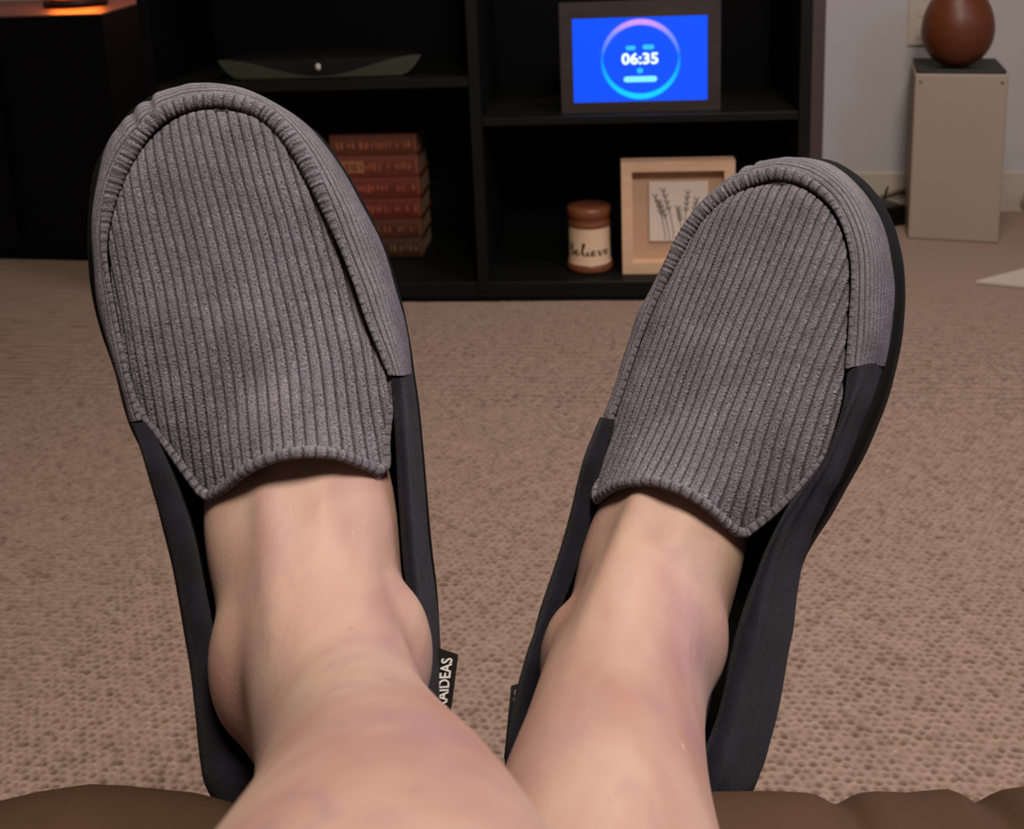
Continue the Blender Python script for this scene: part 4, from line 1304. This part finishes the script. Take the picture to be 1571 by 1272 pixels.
prism('carcass', shrink(poly, 0.996), 0.0, CT - 0.004, M_BLACK, cab, (-1.75, 2.75))
M_TOP = wood('walnut_top', (0.060, 0.022, 0.012), (0.095, 0.038, 0.022), 0.38, (5, 40, 40), 0.5)
prism('top_board', poly, CT - 0.004, CT, M_TOP, cab, (-1.75, 2.75))
box('door', (-0.15, -0.222, 0.32), (0.46, 0.012, 0.58), M_BLACK, cab, rot=Matrix.Rotation(math.radians(-3.6), 3, 'Z'))
lamp = thing('salt_lamp', 'glowing orange rock lamp on a dark round base at the top left corner', 'lamp', (-1.625, 2.865, CT))
lathe('lamp_base', [(0.001, 0.0), (0.085, 0.0), (0.090, 0.006), (0.088, 0.020), (0.070, 0.026), (0.001, 0.027)], plain('dark_lamp_base', (0.03, 0.008, 0.004), 0.5, 0.3, 0.2, 20.0), lamp)
bm = bmesh.new()
res = bmesh.ops.create_icosphere(bm, subdivisions=3, radius=1.0)
for vv in bm.verts:
    d = vv.co.copy()
    k = 1 + 0.10 * math.sin(5 * d.x + 3 * d.z) + 0.08 * math.sin(7 * d.y - 4 * d.z + 1) + 0.05 * math.sin(11 * d.z + 9 * d.x)
    vv.co = Vector((d.x * 0.072 * k, d.y * 0.072 * k, max(0.024, 0.125 + d.z * 0.115 * k)))
me = bpy.data.meshes.new('salt_rock')
bm.to_mesh(me); bm.free()
link_mesh('salt_rock', me, emissive('salt_glow', (1.0, 0.17, 0.02), 11.0), lamp)
# ------------------------------------------------------------------ pedestal, mat, wooden egg
M_PED = plain('taupe_paint', (0.30, 0.245, 0.19), 0.6, 0.25, 0.05, 8.0, 0.05, 60.0)
ped = thing('pedestal', 'taupe square pedestal against the right wall carrying a wooden egg', 'pedestal', (0.844, 2.792, 0), (0, 0, math.radians(-12.0)))
box('block', (0, 0, 0.2195), (0.218, 0.240, 0.439), M_PED, ped, bevel=0.005, seg=3)
for sx in (-0.098, 0.098):
    lathe('screw_cap', [(0.0005, 0.0), (0.003, 0.0), (0.003, 0.001), (0.0005, 0.0013)], M_BLACKEDGE, ped, 10).matrix_local = Matrix.Translation((sx * 0.97, -0.1202, 0.418)) @ Matrix.Rotation(math.pi / 2, 4, 'X')
M_SLATE = plain('dark_slate', (0.016, 0.018, 0.015), 0.6, 0.3, 0.2, 20.0)
slab = box('slate_mat', (0, 0, 0), (0.210, 0.232, 0.010), M_SLATE, None, bevel=0.004)
slab.location = (0.844, 2.793, 0.4445)
slab.rotation_euler = (0, 0, math.radians(-12.0))
tag(slab, 'dark slate mat lying on the pedestal under the wooden egg', 'mat')
M_EGG = wood('polished_brown_wood', (0.085, 0.020, 0.006), (0.115, 0.030, 0.009), 0.42, (10, 10, 40), 0.35)
eg = []
for t in np.linspace(0, math.pi, 40):
    z = -math.cos(t)
    r = math.sin(t) * (1 - 0.12 * z)
    eg.append((max(0.0006, 0.0865 * r), 0.108 + 0.110 * z))
eg[0] = (0.022, eg[0][1] + 0.0022); eg[1] = (0.024, eg[1][1] + 0.002)
egg = lathe('wooden_egg', [(0.0006, 0.0005)] + eg[1:], M_EGG, None, 64)
egg.location = (0.824, 2.74, 0.4500)
tag(egg, 'polished reddish-brown wooden egg standing on the pedestal', 'ornament')

# wall outlet plate half hidden by the egg
out = thing('outlet_plate', 'white wall outlet plate half hidden behind the wooden egg', 'outlet', (0.800, WALL_Y, 0.545))
box('cover_plate', (0, -0.003, 0), (0.082, 0.006, 0.132), M_WHITE, out, bevel=0.002)
for z in (-0.03, 0.03):
    box('socket_face', (0, -0.007, z), (0.036, 0.003, 0.030), M_WHITE, out, bevel=0.001)

# power adapter and cable beside the pedestal
adp = thing('power_adapter', 'small black power adapter on the carpet left of the pedestal', 'adapter', (0.662, 2.845, 0))
box('housing', (0, 0, 0.030), (0.11, 0.12, 0.056), M_STB, adp, bevel=0.008, rot=Matrix.Rotation(0.5, 3, 'Z'))
sweep('cable', catmull([(0.03, 0.05, 0.04), (0.05, 0.10, 0.06), (0.07, 0.13, 0.10), (0.08, 0.145, 0.14)], 24), 0.0035, M_STB, adp, 8)
cord = sweep('cord', catmull([(0.60, 2.949, 0.008), (0.66, 2.949, 0.030), (0.74, 2.947, 0.062), (0.80, 2.947, 0.075), (0.90, 2.947, 0.05)], 30), 0.006, plain('tan_cord', (0.16, 0.11, 0.065), 0.6, 0.2, 0.1, 30.0), None, 8)
tag(cord, 'thin tan cord running along the baseboard behind the pedestal', 'cord')

# pale sheet lying on the carpet at the far right
sh = prism('paper_sheet', [(0.775, 2.348), (0.935, 2.452), (1.10, 2.42), (1.05, 2.26)], 0.001, 0.007, plain('pale_paper', (0.47, 0.40, 0.32), 0.8, 0.1, 0.05, 20.0), None, (0.9, 2.36))
sh.location = (0.9, 2.36, 0)
tag(sh, 'pale flat sheet lying on the carpet at the right edge', 'sheet')

# white cloth bundle by the baseboard, far right
bm = bmesh.new()
res = bmesh.ops.create_icosphere(bm, subdivisions=4, radius=1.0)
for vv in bm.verts:
    d = vv.co.copy()
    k = 1 + 0.07 * math.sin(6 * d.x + 2 * d.z) + 0.05 * math.sin(9 * d.y + 5 * d.z)
    vv.co = Vector((d.x * 0.125 * k, d.y * 0.05 * k, max(0.001, 0.062 + d.z * 0.062 * k)))
me = bpy.data.meshes.new('cloth_bundle')
bm.to_mesh(me); bm.free()
cb = link_mesh('cloth_bundle', me, plain('white_cloth', (0.52, 0.48, 0.46), 0.9, 0.1, 0.06, 12.0, 0.2, 60.0), None, smooth=True)
cb.location = (1.20, 2.88, 0.0)
tag(cb, 'white cloth bundle against the baseboard right of the pedestal', 'cloth')
